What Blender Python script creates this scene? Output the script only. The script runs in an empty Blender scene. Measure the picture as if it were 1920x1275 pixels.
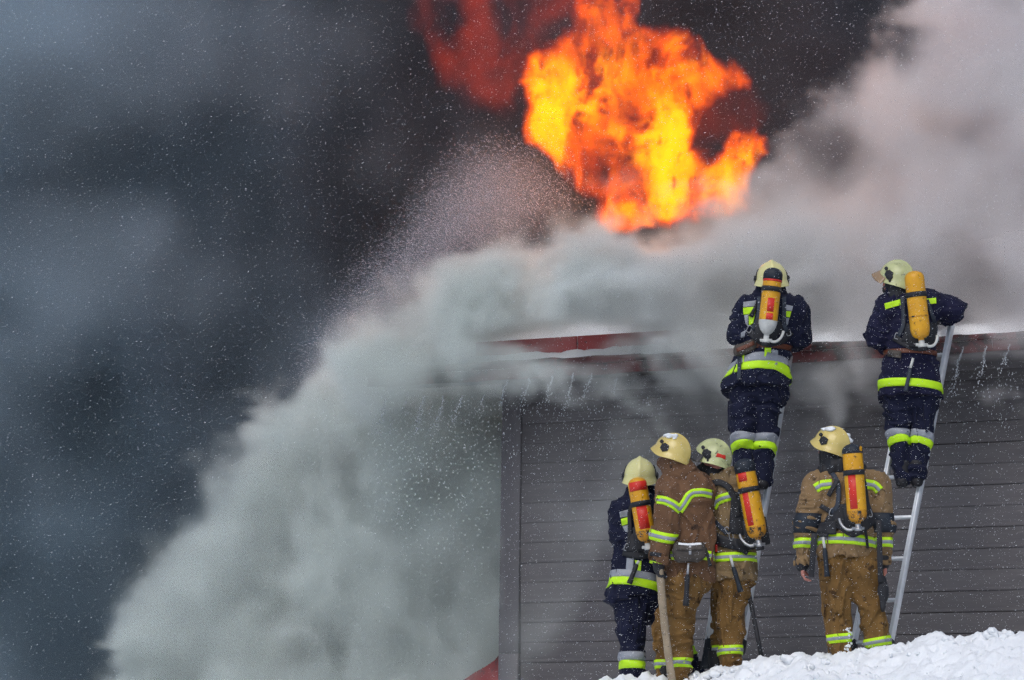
import bpy, math, random
import numpy as np
from mathutils import Vector, Matrix

random.seed(7)
RNG = np.random.default_rng(7)
SC = bpy.context.scene
COL = SC.collection

# ------------------------------------------------------------------ camera, sky, sun, exposure
FPX = 8410.0                                   # focal length in pixels of a 1920 px wide frame
PITCH = math.atan2(862.5, FPX)
cam_data = bpy.data.cameras.new('camera')
cam_data.sensor_width = 36.0
cam_data.sensor_fit = 'HORIZONTAL'
cam_data.lens = FPX / 1920.0 * 36.0
cam_data.clip_start = 0.5
cam_data.clip_end = 2000.0
cam = bpy.data.objects.new('camera', cam_data)
cam.location = (0, 0, 0)
cam.rotation_euler = (math.pi / 2 + PITCH, 0, 0)
COL.objects.link(cam)
SC.camera = cam

SUN_EL, SUN_AZ = math.radians(52), math.radians(200)   # azimuth measured clockwise from +Y
world = bpy.data.worlds.new('World')
SC.world = world
world.use_nodes = True
wn = world.node_tree.nodes
wl = world.node_tree.links
for n in list(wn):
    wn.remove(n)
sky = wn.new('ShaderNodeTexSky')
sky.sky_type = 'NISHITA'
sky.sun_disc = False
sky.sun_elevation = SUN_EL
sky.sun_rotation = SUN_AZ
sky.air_density = 1.0
sky.dust_density = 2.0
sky.ozone_density = 1.0
bg = wn.new('ShaderNodeBackground')
bg.inputs['Strength'].default_value = 0.13
wo = wn.new('ShaderNodeOutputWorld')
wl.new(sky.outputs[0], bg.inputs['Color'])
wl.new(bg.outputs[0], wo.inputs['Surface'])

sun_data = bpy.data.lights.new('sun', 'SUN')
sun_data.energy = 1.2
sun_data.angle = math.radians(40)
sun_data.color = (1.0, 0.98, 0.95)
sun = bpy.data.objects.new('sun', sun_data)
sd = Vector((math.sin(SUN_AZ) * math.cos(SUN_EL), math.cos(SUN_AZ) * math.cos(SUN_EL), math.sin(SUN_EL)))
sun.rotation_euler = (-sd).to_track_quat('-Z', 'Y').to_euler()
sun.location = sd * 60
COL.objects.link(sun)

vs = SC.view_settings
vs.view_transform = 'Standard'
vs.look = 'None'
vs.gamma = 1.0
vs.exposure = 0.0
vs.use_curve_mapping = False
cy = SC.cycles
SC.render.engine = 'CYCLES'
cy.use_denoising = True
cy.denoiser = 'OPENIMAGEDENOISE'
cy.denoising_input_passes = 'RGB_ALBEDO_NORMAL'
cy.denoising_prefilter = 'NONE'
cy.use_adaptive_sampling = True
cy.adaptive_threshold = 0.07
cy.adaptive_min_samples = 16
cy.max_bounces = 7
cy.diffuse_bounces = 3
cy.glossy_bounces = 2
cy.transmission_bounces = 4
cy.transparent_max_bounces = 8
cy.volume_bounces = 3
cy.volume_step_rate = 1.0
cy.volume_max_steps = 256
cy.sample_clamp_indirect = 3.0
cy.caustics_reflective = False
cy.caustics_refractive = False

# ------------------------------------------------------------------ helpers: pixels to places, meshes, properties
CP, SP = math.cos(PITCH), math.sin(PITCH)
def ray(px, py):
    dx, dz = (px - 960.0) / FPX, (637.5 - py) / FPX
    return np.array([dx, CP - dz * SP, SP + dz * CP])
def at(px, py, y):
    d = ray(px, py)
    return d * (y / d[1])
WA = math.radians(32.0)                        # the wall runs towards the camera on the right
U = np.array([math.cos(WA), -math.sin(WA), 0.0])
N = np.array([-math.sin(WA), -math.cos(WA), 0.0])
P0 = np.array([0.0, 40.27, 0.0])
def wallray(px, py, v=0.0):
    d = ray(px, py)
    return d * ((v + N @ P0) / (N @ d))
def uvz(P):
    Q = np.asarray(P) - P0
    return np.array([Q @ U, Q @ N, Q[2]])
def fromuvz(u, v, z):
    return P0 + U * u + N * v + np.array([0, 0, z])

def props(o, label=None, cat=None, group=None, kind=None):
    if label: o['label'] = label
    if cat: o['category'] = cat
    if group: o['group'] = group
    if kind: o['kind'] = kind
    return o
def empty(name, loc=(0, 0, 0), label=None, cat=None, group=None):
    o = bpy.data.objects.new(name, None)
    o.empty_display_size = 0.1
    o.location = tuple(loc)
    COL.objects.link(o)
    return props(o, label, cat, group)
def new_mesh(name, V, F, smooth=False):
    """V (n,3); F: (m,k) array or list of such arrays."""
    V = np.asarray(V, dtype=np.float32)
    Fs = F if isinstance(F, list) else [F]
    Fs = [np.asarray(f, dtype=np.int32) for f in Fs if len(f)]
    me = bpy.data.meshes.new(name)
    me.vertices.add(len(V))
    me.vertices.foreach_set('co', V.ravel())
    loops = np.concatenate([f.ravel() for f in Fs]) if Fs else np.zeros(0, np.int32)
    tot = np.concatenate([np.full(len(f), f.shape[1], np.int32) for f in Fs]) if Fs else np.zeros(0, np.int32)
    start = np.concatenate([[0], np.cumsum(tot)[:-1]]).astype(np.int32) if len(tot) else tot
    me.loops.add(len(loops))
    me.loops.foreach_set('vertex_index', loops)
    me.polygons.add(len(tot))
    me.polygons.foreach_set('loop_start', start)
    me.polygons.foreach_set('loop_total', tot)
    if smooth and len(tot):
        me.polygons.foreach_set('use_smooth', np.ones(len(tot), dtype=bool))
    me.update(calc_edges=True)
    me.validate()
    return me
def add(name, me, mat=None, parent=None, loc=None):
    o = bpy.data.objects.new(name, me)
    if mat is not None and len(me.materials) == 0:
        me.materials.append(mat)
    COL.objects.link(o)
    if parent is not None:
        o.parent = parent
    if loc is not None:
        o.location = tuple(loc)
    return o
def grid_faces(n, m, wrap=False):
    i, j = np.meshgrid(np.arange(n - 1), np.arange(m if wrap else m - 1), indexing='ij')
    j2 = (j + 1) % m
    return np.stack([i * m + j, i * m + j2, (i + 1) * m + j2, (i + 1) * m + j], -1).reshape(-1, 4)
def box_geo(lo, hi, bevel=0.0):
    lo, hi = np.array(lo, float), np.array(hi, float)
    c, h = (lo + hi) / 2, (hi - lo) / 2
    b = min(bevel, h.min() * 0.9)
    if b <= 0:
        V = np.array([[x, y, z] for x in (-1, 1) for y in (-1, 1) for z in (-1, 1)]) * h + c
        F = np.array([[0, 1, 3, 2], [4, 6, 7, 5], [0, 4, 5, 1], [2, 3, 7, 6], [0, 2, 6, 4], [1, 5, 7, 3]])
        return V, [F]
    V, idx = [], {}
    for sx in (-1, 1):
        for sy in (-1, 1):
            for sz in (-1, 1):
                s = np.array([sx, sy, sz])
                for ax in range(3):
                    p = s * (h - b)
                    p[ax] = s[ax] * h[ax]
                    idx[(sx, sy, sz, ax)] = len(V)
                    V.append(p + c)
    Q, T = [], []
    for ax in range(3):
        a, bb = [i for i in range(3) if i != ax]
        for s in (-1, 1):
            q = []
            for (p, r) in ((-1, -1), (1, -1), (1, 1), (-1, 1)):
                k = [0, 0, 0]; k[ax] = s; k[a] = p; k[bb] = r
                q.append(idx[(k[0], k[1], k[2], ax)])
            flip = (s == 1) != (ax == 1)
            Q.append(q if flip else q[::-1])
        for p in (-1, 1):
            for r in (-1, 1):
                k1 = [0, 0, 0]; k1[a] = p; k1[bb] = r; k1[ax] = -1
                k2 = list(k1); k2[ax] = 1
                q = [idx[(*k1, a)], idx[(*k2, a)], idx[(*k2, bb)], idx[(*k1, bb)]]
                flip = (p * r == 1) != (ax == 1)
                Q.append(q[::-1] if flip else q)
    for sx in (-1, 1):
        for sy in (-1, 1):
            for sz in (-1, 1):
                t = [idx[(sx, sy, sz, 0)], idx[(sx, sy, sz, 1)], idx[(sx, sy, sz, 2)]]
                T.append(t if sx * sy * sz == 1 else t[::-1])
    return np.array(V), [np.array(Q), np.array(T)]
def merge_geo(parts):
    Vs, Fs, off = [], {}, 0
    for V, F in parts:
        Vs.append(np.asarray(V))
        for f in (F if isinstance(F, list) else [F]):
            f = np.asarray(f)
            if len(f):
                Fs.setdefault(f.shape[1], []).append(f + off)
        off += len(V)
    return np.concatenate(Vs), [np.concatenate(v) for v in Fs.values()]
def frame_of(d, hint=(0, 0, 1)):
    d = np.asarray(d, float); d = d / np.linalg.norm(d)
    h = np.asarray(hint, float)
    if abs(d @ h) > 0.95 * np.linalg.norm(h):
        h = np.array([1.0, 0, 0])
    x = np.cross(h, d); x /= np.linalg.norm(x)
    y = np.cross(d, x)
    return x, y, d
def bar_geo(a, b, wx, wy, hint=(0, 0, 1), bevel=0.003):
    a, b = np.asarray(a, float), np.asarray(b, float)
    L = np.linalg.norm(b - a)
    x, y, d = frame_of(b - a, hint)
    V, F = box_geo((-wx / 2, -wy / 2, 0), (wx / 2, wy / 2, L), bevel)
    return a + V[:, :1] * x + V[:, 1:2] * y + V[:, 2:] * d, F
def tube_geo(pts, r, n=10, caps=True):
    pts = np.asarray(pts, float)
    r = np.broadcast_to(np.asarray(r, float), (len(pts),))
    T = np.gradient(pts, axis=0)
    T /= np.linalg.norm(T, axis=1)[:, None] + 1e-12
    x, y, _ = frame_of(T[0])
    V = []
    for i in range(len(pts)):
        x = x - T[i] * (x @ T[i]); x /= np.linalg.norm(x)
        y = np.cross(T[i], x)
        for k in range(n):
            a = 2 * math.pi * k / n
            V.append(pts[i] + r[i] * (math.cos(a) * x + math.sin(a) * y))
    F = [grid_faces(len(pts), n, True)]
    V = np.array(V)
    if caps:
        m = len(V)
        V = np.concatenate([V, [pts[0], pts[-1]]])
        k = np.arange(n); k2 = (k + 1) % n
        F.append(np.stack([np.full(n, m), k2, k], 1))
        o = (len(pts) - 1) * n
        F.append(np.stack([np.full(n, m + 1), o + k, o + k2], 1))
    return V, F
def lathe_geo(p0, p1, prof, n=28, phi=None, hint=(0, 1, 0)):
    """profile (t in metres along the axis, radius); phi: angle range (0 faces away from hint)."""
    p0, p1 = np.asarray(p0, float), np.asarray(p1, float)
    d = (p1 - p0) / np.linalg.norm(p1 - p0)
    h = np.asarray(hint, float)
    f = -(h - d * (h @ d)); f /= np.linalg.norm(f)
    s = np.cross(d, f)
    wrap = phi is None
    A = np.arange(n) * 2 * math.pi / n if wrap else np.linspace(phi[0], phi[1], n)
    prof = np.asarray(prof, float)
    V = (p0 + prof[:, 0][:, None, None] * d +
         prof[:, 1][:, None, None] * (np.cos(A)[:, None] * f + np.sin(A)[:, None] * s))
    return V.reshape(-1, 3), [grid_faces(len(prof), n, wrap)[:, ::-1]]

# ------------------------------------------------------------------ numpy noise
_LAT = np.random.default_rng(11).random((64, 64, 64)).astype(np.float32)
def vnoise(P, seed=0):
    P = np.asarray(P, np.float32) + np.float32(seed * 17.37)
    i = np.floor(P).astype(np.int32)
    f = P - i
    f = f * f * (3 - 2 * f)
    i &= 63
    j = (i + 1) & 63
    x0, y0, z0 = i[..., 0], i[..., 1], i[..., 2]
    x1, y1, z1 = j[..., 0], j[..., 1], j[..., 2]
    fx, fy, fz = f[..., 0], f[..., 1], f[..., 2]
    L = _LAT
    a = L[x0, y0, z0] * (1 - fx) + L[x1, y0, z0] * fx
    b = L[x0, y1, z0] * (1 - fx) + L[x1, y1, z0] * fx
    c = L[x0, y0, z1] * (1 - fx) + L[x1, y0, z1] * fx
    d = L[x0, y1, z1] * (1 - fx) + L[x1, y1, z1] * fx
    a = a * (1 - fy) + b * fy
    c = c * (1 - fy) + d * fy
    return a * (1 - fz) + c * fz                       # 0..1
def fbm(P, octaves=4, seed=0, gain=0.5, lac=2.03, mode='plain'):
    s, amp, tot = 0, 1.0, 0.0
    P = np.asarray(P, np.float32)
    for o in range(octaves):
        n = vnoise(P, seed + o)
        if mode == 'billow':
            n = np.abs(2 * n - 1)
        elif mode == 'ridge':
            n = 1 - np.abs(2 * n - 1)
        s = s + amp * n
        tot += amp
        amp *= gain
        P = P * np.float32(lac)
    return s / tot
def smooth(a, b, x):
    t = np.clip((x - a) / (b - a), 0, 1)
    return t * t * (3 - 2 * t)
def poly_sdf(X, Y, poly):
    """signed distance, positive inside."""
    poly = np.asarray(poly, float)
    d = np.full(X.shape, 1e9)
    ins = np.zeros(X.shape, bool)
    for k in range(len(poly)):
        a, b = poly[k], poly[(k + 1) % len(poly)]
        e = b - a
        t = np.clip(((X - a[0]) * e[0] + (Y - a[1]) * e[1]) / (e @ e + 1e-12), 0, 1)
        d = np.minimum(d, (X - a[0] - t * e[0]) ** 2 + (Y - a[1] - t * e[1]) ** 2)
        c = (a[1] > Y) != (b[1] > Y)
        with np.errstate(divide='ignore', invalid='ignore'):
            xi = a[0] + (Y - a[1]) * e[0] / (e[1] if e[1] else 1e-12)
        ins ^= c & (X < xi)
    d = np.sqrt(d)
    return np.where(ins, d, -d)

# ------------------------------------------------------------------ materials
def material(name):
    m = bpy.data.materials.new(name)
    m.use_nodes = True
    nt = m.node_tree
    for n in list(nt.nodes):
        nt.nodes.remove(n)
    out = nt.nodes.new('ShaderNodeOutputMaterial')
    return m, nt, out
def node(nt, kind, **inp):
    n = nt.nodes.new(kind)
    for k, v in inp.items():
        k2 = k.replace('_', ' ')
        if k2 in n.inputs:
            n.inputs[k2].default_value = v
        else:
            setattr(n, k, v)
    return n
def rgba(c):
    return (c[0], c[1], c[2], 1.0)
def surf(name, c1, c2=None, rough=0.7, scale=8.0, detail=6.0, bump=0.15, bscale=None, metal=0.0, spec=0.4,
         stretch=(1, 1, 1), c3=None, spot=0.62, spot_scale=None, coat=0.0, sheen=0.0, rvar=0.12, bdist=0.01, objrand=0.0):
    """two-tone noise colour with an optional third tone in blotches, roughness variation and bump."""
    m, nt, out = material(name)
    L = nt.links.new
    bs = node(nt, 'ShaderNodeBsdfPrincipled')
    L(bs.outputs[0], out.inputs['Surface'])
    tc = node(nt, 'ShaderNodeTexCoord')
    mp = node(nt, 'ShaderNodeMapping')
    mp.inputs['Scale'].default_value = stretch
    L(tc.outputs['Object'], mp.inputs['Vector'])
    n1 = node(nt, 'ShaderNodeTexNoise', Scale=scale, Detail=detail, Roughness=0.6)
    L(mp.outputs[0], n1.inputs['Vector'])
    rp = node(nt, 'ShaderNodeMapRange')
    rp.inputs['From Min'].default_value = 0.3
    rp.inputs['From Max'].default_value = 0.7
    L(n1.outputs['Fac'], rp.inputs['Value'])
    mx = node(nt, 'ShaderNodeMix', data_type='RGBA')
    mx.inputs[6].default_value = rgba(c1)
    mx.inputs[7].default_value = rgba(c2 if c2 else [v * 0.75 for v in c1])
    L(rp.outputs[0], mx.inputs[0])
    colour = mx.outputs[2]
    if c3:
        n3 = node(nt, 'ShaderNodeTexNoise', Scale=spot_scale or scale * 2.7, Detail=7.0, Roughness=0.68)
        L(mp.outputs[0], n3.inputs['Vector'])
        r3 = node(nt, 'ShaderNodeMapRange')
        r3.inputs['From Min'].default_value = spot
        r3.inputs['From Max'].default_value = spot + 0.06
        L(n3.outputs['Fac'], r3.inputs['Value'])
        m3 = node(nt, 'ShaderNodeMix', data_type='RGBA')
        m3.inputs[7].default_value = rgba(c3)
        L(colour, m3.inputs[6])
        L(r3.outputs[0], m3.inputs[0])
        colour = m3.outputs[2]
    if objrand:
        oi = node(nt, 'ShaderNodeObjectInfo')
        hv = node(nt, 'ShaderNodeHueSaturation')
        mr = node(nt, 'ShaderNodeMapRange')
        mr.inputs['To Min'].default_value = 1 - objrand
        mr.inputs['To Max'].default_value = 1 + objrand
        L(oi.outputs['Random'], mr.inputs['Value'])
        L(mr.outputs[0], hv.inputs['Value'])
        L(colour, hv.inputs['Color'])
        colour = hv.outputs[0]
    L(colour, bs.inputs['Base Color'])
    rr = node(nt, 'ShaderNodeMapRange')
    rr.inputs['To Min'].default_value = max(0.02, rough - rvar)
    rr.inputs['To Max'].default_value = min(1.0, rough + rvar)
    L(n1.outputs['Fac'], rr.inputs['Value'])
    L(rr.outputs[0], bs.inputs['Roughness'])
    bs.inputs['Metallic'].default_value = metal
    bs.inputs['Specular IOR Level'].default_value = spec
    bs.inputs['Coat Weight'].default_value = coat
    bs.inputs['Sheen Weight'].default_value = sheen
    if bump:
        n2 = node(nt, 'ShaderNodeTexNoise', Scale=bscale or scale * 6, Detail=5.0, Roughness=0.6)
        L(mp.outputs[0], n2.inputs['Vector'])
        bp = node(nt, 'ShaderNodeBump', Strength=bump, Distance=bdist)
        L(n2.outputs['Fac'], bp.inputs['Height'])
        L(bp.outputs[0], bs.inputs['Normal'])
    return m

# ------------------------------------------------------------------ volumes: a density grid becomes a real fog volume
def make_volume(name, D, bmin, h, mat, loc=(0, 0, 0), rotz=0.0, step=0.0):
    D = np.asarray(D, np.float32)
    nx, ny, nz = D.shape
    bmin = np.asarray(bmin, float)
    bmax = bmin + h * (np.array(D.shape) - 1)
    me = bpy.data.meshes.new(name)
    n = D.size
    me.vertices.add(n)
    co = np.zeros((n, 3), np.float32)
    co[:] = (bmin + bmax) / 2
    co[0], co[-1] = bmin, bmax
    me.vertices.foreach_set('co', co.ravel())
    at_ = me.attributes.new('amount', 'FLOAT', 'POINT')
    at_.data.foreach_set('value', D.ravel(order='F'))
    me.materials.append(mat)
    o = add(name, me, None, None, loc)
    o.rotation_euler = (0, 0, rotz)
    ng = bpy.data.node_groups.new(name, 'GeometryNodeTree')
    ng.interface.new_socket('Geometry', in_out='INPUT', socket_type='NodeSocketGeometry')
    ng.interface.new_socket('Geometry', in_out='OUTPUT', socket_type='NodeSocketGeometry')
    nn, L = ng.nodes, ng.links.new
    gi, go = nn.new('NodeGroupInput'), nn.new('NodeGroupOutput')
    pos = nn.new('GeometryNodeInputPosition')
    sub = nn.new('ShaderNodeVectorMath'); sub.operation = 'SUBTRACT'
    sub.inputs[1].default_value = tuple(bmin)
    L(pos.outputs[0], sub.inputs[0])
    sc = nn.new('ShaderNodeVectorMath'); sc.operation = 'MULTIPLY'
    sc.inputs[1].default_value = (1 / h,) * 3
    L(sub.outputs[0], sc.inputs[0])
    ad = nn.new('ShaderNodeVectorMath'); ad.operation = 'ADD'
    ad.inputs[1].default_value = (0.5,) * 3
    L(sc.outputs[0], ad.inputs[0])
    fl = nn.new('ShaderNodeVectorMath'); fl.operation = 'FLOOR'
    L(ad.outputs[0], fl.inputs[0])
    dt = nn.new('ShaderNodeVectorMath'); dt.operation = 'DOT_PRODUCT'
    dt.inputs[1].default_value = (1, nx, nx * ny)
    L(fl.outputs[0], dt.inputs[0])
    na = nn.new('GeometryNodeInputNamedAttribute'); na.data_type = 'FLOAT'
    na.inputs['Name'].default_value = 'amount'
    si = nn.new('GeometryNodeSampleIndex'); si.data_type = 'FLOAT'; si.domain = 'POINT'; si.clamp = True
    L(gi.outputs[0], si.inputs['Geometry'])
    L(na.outputs[0], si.inputs['Value'])
    L(dt.outputs['Value'], si.inputs['Index'])
    vc = nn.new('GeometryNodeVolumeCube')
    vc.inputs['Background'].default_value = 0.0
    vc.inputs['Min'].default_value = tuple(bmin)
    vc.inputs['Max'].default_value = tuple(bmax)
    vc.inputs['Resolution X'].default_value = nx
    vc.inputs['Resolution Y'].default_value = ny
    vc.inputs['Resolution Z'].default_value = nz
    L(si.outputs[0], vc.inputs['Density'])
    sm = nn.new('GeometryNodeSetMaterial')
    sm.inputs['Material'].default_value = mat
    L(vc.outputs[0], sm.inputs[0])
    L(sm.outputs[0], go.inputs[0])
    md = o.modifiers.new('fog', 'NODES')
    md.node_group = ng
    return o
# ------------------------------------------------------------------ house: clapboard wall, corner board, eaves, roof
M_PLANK = surf('stained_boards', (0.112, 0.106, 0.112), (0.080, 0.075, 0.082), 0.62, 5.0, 8.0, 0.35, 70.0, stretch=(0.25, 1, 2.2),
               c3=(0.13, 0.12, 0.126), spot=0.58, spot_scale=16, bdist=0.004, objrand=0.14)
M_TRIM = surf('stained_trim', (0.105, 0.100, 0.108), (0.085, 0.080, 0.088), 0.6, 6.0, 8.0, 0.3, 60.0, stretch=(1, 1, 0.3), bdist=0.004)
M_RED = surf('red_sheet_metal', (0.33, 0.035, 0.038), (0.24, 0.026, 0.03), 0.45, 4.0, 8.0, 0.12, 40.0, c3=(0.10, 0.03, 0.03), spot=0.6)
M_SOOTRED = surf('sooty_red_sheet_metal', (0.15, 0.018, 0.021), (0.05, 0.018, 0.018), 0.6, 2.2, 8.0, 0.2, 40.0, c3=(0.02, 0.02, 0.02), spot=0.5, spot_scale=5)
M_CHAR = surf('sooty_wood', (0.03, 0.028, 0.028), (0.055, 0.045, 0.042), 0.85, 6.0, 8.0, 0.5, 40.0)
M_SNOW = surf('snow', (0.86, 0.88, 0.90), (0.80, 0.83, 0.86), 0.75, 9.0, 8.0, 0.5, 90.0, spec=0.3, bdist=0.012,
              c3=(0.55, 0.56, 0.56), spot=0.745, spot_scale=26)

ZB = uvz(wallray(980, 1244, 0.0))[2]           # lower edge of a board read off beside the corner board
PLH = 37.4 * 40.2 / FPX
U_CORNER = uvz(wallray(940, 1100, 0.0))[0]
U_BOARD = uvz(wallray(977, 1100, 0.0))[0]
U_END = 8.2
EAVE_V = 0.46
Z_EAVE = uvz(wallray(1765, 664, EAVE_V))[2]
ROT = (0, 0, -WA)
house = empty('timber_house', P0, 'dark clapboard house with red-edged snowy roof, smoke pouring out under its eaves', 'house')
house.rotation_euler = ROT
# in house coordinates: x along the wall, y behind the wall, z up
def board_mesh(length):
    prof = [(0.0, 0.003), (-0.011, 0.003), (-0.0125, 0.006), (-0.0125, 0.026), (-0.0105, 0.029), (-0.0108, 0.036), (-0.008, PLH - 0.003), (-0.005, PLH + 0.002), (0.0, PLH + 0.002)]
    n = 13
    xs = np.linspace(0, length, n)
    V = []
    for i, x in enumerate(xs):
        for (y, z) in prof:
            wob = 0.0022 * math.sin(x * 2.1 + z * 9) + 0.0015 * math.sin(x * 5.3)
            V.append((x, y + wob * 0.6, z + wob))
    m = len(prof)
    F = grid_faces(n, m, True)
    e = np.arange(m)
    return new_mesh('plank', np.array(V), [F[:, ::-1], e[None, ::-1], (e + (n - 1) * m)[None]])
bm_board = board_mesh(U_END - U_BOARD)
k = -14
while True:
    z = ZB + k * PLH
    if z > Z_EAVE - 0.10:
        break
    o = add('plank', bm_board, M_PLANK, house, (U_BOARD + 0.002, random.uniform(-0.002, 0.002), z))
    o.rotation_euler = (0, random.uniform(-0.0006, 0.0006), 0)
    k += 1
ZLOW = ZB - 14 * PLH
# corner board leaning a touch, with its joint
zj = uvz(wallray(940, 1225, 0))[2]
ztop = Z_EAVE + 0.1
g = math.tan(math.radians(1.1))
def lean_box(x0, x1, y0, y1, z0, z1):
    V, F = box_geo((x0, y0, z0), (x1, y1, z1), 0.005)
    V[:, 0] += (V[:, 2] - uvz(wallray(940, 1100, 0))[2]) * g * 0.85
    return V, F
for (a, b) in ((ZLOW, zj - 0.003), (zj, ztop)):
    add('corner_board', new_mesh('corner_board', *lean_box(U_CORNER, U_BOARD - 0.004, -0.036, 0.02, a, b)), M_TRIM, house)
zf = uvz(wallray(1770, 697, 0.02))[2]
add('frieze_board', new_mesh('frieze_board', *box_geo((U_BOARD + 0.01, -0.034, zf), (U_END, -0.024, Z_EAVE + 0.02), 0.003)), M_TRIM, house)
add('gable_wall', new_mesh('gable_wall', *box_geo((U_CORNER + 0.02, 0.03, ZLOW), (U_CORNER + 0.12, 5.0, ztop + 0.3))), M_CHAR, house)
add('end_wall', new_mesh('end_wall', *box_geo((U_END - 0.12, 0.03, ZLOW), (U_END, 5.0, ztop + 0.3))), M_CHAR, house)
add('back_wall', new_mesh('back_wall', *box_geo((U_CORNER + 0.13, 4.9, ZLOW), (U_END - 0.13, 5.0, ztop + 0.3))), M_CHAR, house)
add('inner_wall', new_mesh('inner_wall', *box_geo((U_CORNER + 0.13, 0.012, ZLOW), (U_END - 0.13, 0.10, ztop))), M_CHAR, house)
# eaves
UL = uvz(wallray(690, 735, EAVE_V))[0]
FH = 0.095
add('soffit', new_mesh('soffit', *box_geo((UL + 0.03, -EAVE_V + 0.012, Z_EAVE + 0.012), (U_END + 0.5, -0.04, Z_EAVE + 0.03))), M_CHAR, house)
RP = math.radians(20)
roof_len = (2.55 + EAVE_V + 0.03) / math.cos(RP)
def roof_geo(x0, x1, s0, s1, t0, t1, back=False, bev=0.0):
    V, F = box_geo((x0, s0, t0), (x1, s1, t1), bev)
    y = V[:, 1] * math.cos(RP) - V[:, 2] * math.sin(RP)
    z = V[:, 1] * math.sin(RP) + V[:, 2] * math.cos(RP)
    if back:
        y = 2 * 2.55 - (y - EAVE_V - 0.03) + 0.0
        W = np.stack([V[:, 0], y, z + Z_EAVE + FH], 1)
        return W, [f[:, ::-1] for f in F]
    return np.stack([V[:, 0], y - EAVE_V - 0.03, z + Z_EAVE + FH], 1), F
roof = add('roof', new_mesh('roof', *merge_geo([roof_geo(UL, U_END + 0.6, 0, roof_len, 0.0, 0.05), roof_geo(UL, U_END + 0.6, 0, roof_len, 0.0, 0.05, True)])), M_SOOTRED, house)
# fascia in lengths of sheet, dented
x = UL
i = 0
while x < U_END + 0.5:
    L_ = 1.05 + 0.1 * math.sin(i * 2.3)
    nx, nz = 22, 4
    V = []
    for a in range(nx):
        for b in range(nz):
            xx = x + (L_ - 0.006) * a / (nx - 1)
            dn = 0.010 * math.sin(xx * 7.1 + i) * math.sin(xx * 3.3) + 0.004 * math.sin(b * 2 + xx * 11)
            V.append((xx, -EAVE_V + dn * 0.8 - 0.006 * b / 3, Z_EAVE + FH * b / (nz - 1) + (0.004 * math.sin(xx * 9) if b == 0 else 0)))
    V = np.array(V)
    W = V + np.array([0, 0.010, 0])
    F = grid_faces(nx, nz)
    F2 = F[:, ::-1] + len(V)
    add('fascia', new_mesh('fascia', np.concatenate([V, W]), [F, F2]), M_SOOTRED, house)
    x += L_
    i += 1
# upstanding red snow board across the roof
zt0 = uvz(wallray(1080, 655, 0))
for (pa, pb, py_a) in ((893, 1082, 0), (1084, 1275, 0)):
    # plane of the board: s metres up the slope
    vv = 0.0
    for _ in range(30):
        q = uvz(wallray(1080, 662, vv))
        s_ = (-q[1] + EAVE_V + 0.03) / math.cos(RP)
        zr = Z_EAVE + FH + s_ * math.sin(RP) + 0.05
        vv -= (zr - q[2]) * -0.8 if False else (q[2] - zr) * 1.2
    ua = uvz(wallray(pa, 645, vv))[0]
    ub = uvz(wallray(pb, 635, vv))[0]
    V, F = box_geo((ua, -vv - 0.012, zr - 0.02), (ub, -vv + 0.012, zr + 0.150), 0.004)
    add('snow_board', new_mesh('snow_board', V, F), M_RED, roof)
SNOW_V, SNOW_Z = vv, zr

# snow lying on the roof: a lumpy, patchy sheet
def roof_snow():
    nx, ns = 300, 90
    X, S = np.meshgrid(np.linspace(UL - 0.02, U_END + 0.55, nx), np.linspace(0.005, roof_len, ns), indexing='ij')
    Q = np.stack([X, S, np.zeros_like(X)], -1)
    t = 0.07 + 0.16 * (fbm(Q * 1.4, 4, 200) - 0.45) + 0.10 * (fbm(Q * 5.0, 4, 205, mode='billow') - 0.3)
    edge = smooth(0.0, 0.22, S + 0.25 * (fbm(Q * 2.2, 3, 210) - 0.55))
    t = t * edge + 0.02 * (edge - 0.5)
    t = t * (0.35 + 0.65 * smooth(0.72, 1.0, S)) * (1 - 0.75 * np.exp(-((S - 0.72) / 0.12) ** 2)) + 0.052
    y = S * math.cos(RP) - t * math.sin(RP) - EAVE_V - 0.03
    z = S * math.sin(RP) + t * math.cos(RP) + Z_EAVE + FH
    V = np.stack([X, y, z], -1).reshape(-1, 3)
    o = add('roof_snow', new_mesh('roof_snow', V, grid_faces(nx, ns), True), M_SNOW, None, P0)
    o.rotation_euler = ROT
    props(o, 'patchy lumpy snow lying on the red roof above the eaves', 'snow', kind='stuff')
roof_snow()

# curved red sheet at the foot of the corner board
def red_sheet():
    top = [(937, 1226), (930, 1238), (915, 1250), (895, 1262), (876, 1275), (850, 1300), (820, 1340)]
    A = np.array([wallray(x, y, -0.06) for x, y in top])
    B = A.copy(); B[:, 2] = A[-1, 2] - 0.6
    k = np.linspace(0, 1, 6)[None, :, None]
    G = A[:, None] * (1 - k) + B[:, None] * k
    bow = np.sin(np.linspace(0, 2.4, len(top)))[:, None, None] * 0.06
    G = G + N * bow
    V1 = G.reshape(-1, 3); V2 = V1 - N * 0.012
    F = grid_faces(len(top), 6)
    n = len(V1)
    rim = []
    for i in range(len(top) - 1):
        rim.append((i * 6, i * 6 + n, (i + 1) * 6 + n, (i + 1) * 6))
    base = A[0]
    o = add('red_metal_sheet', new_mesh('red_metal_sheet', np.concatenate([V1, V2]) - base, [F, F[:, ::-1] + n, np.array(rim)]), M_RED, None, base)
    props(o, 'curved red metal sheet jutting from the foot of the corner board', 'metal sheet')
red_sheet()

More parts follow.
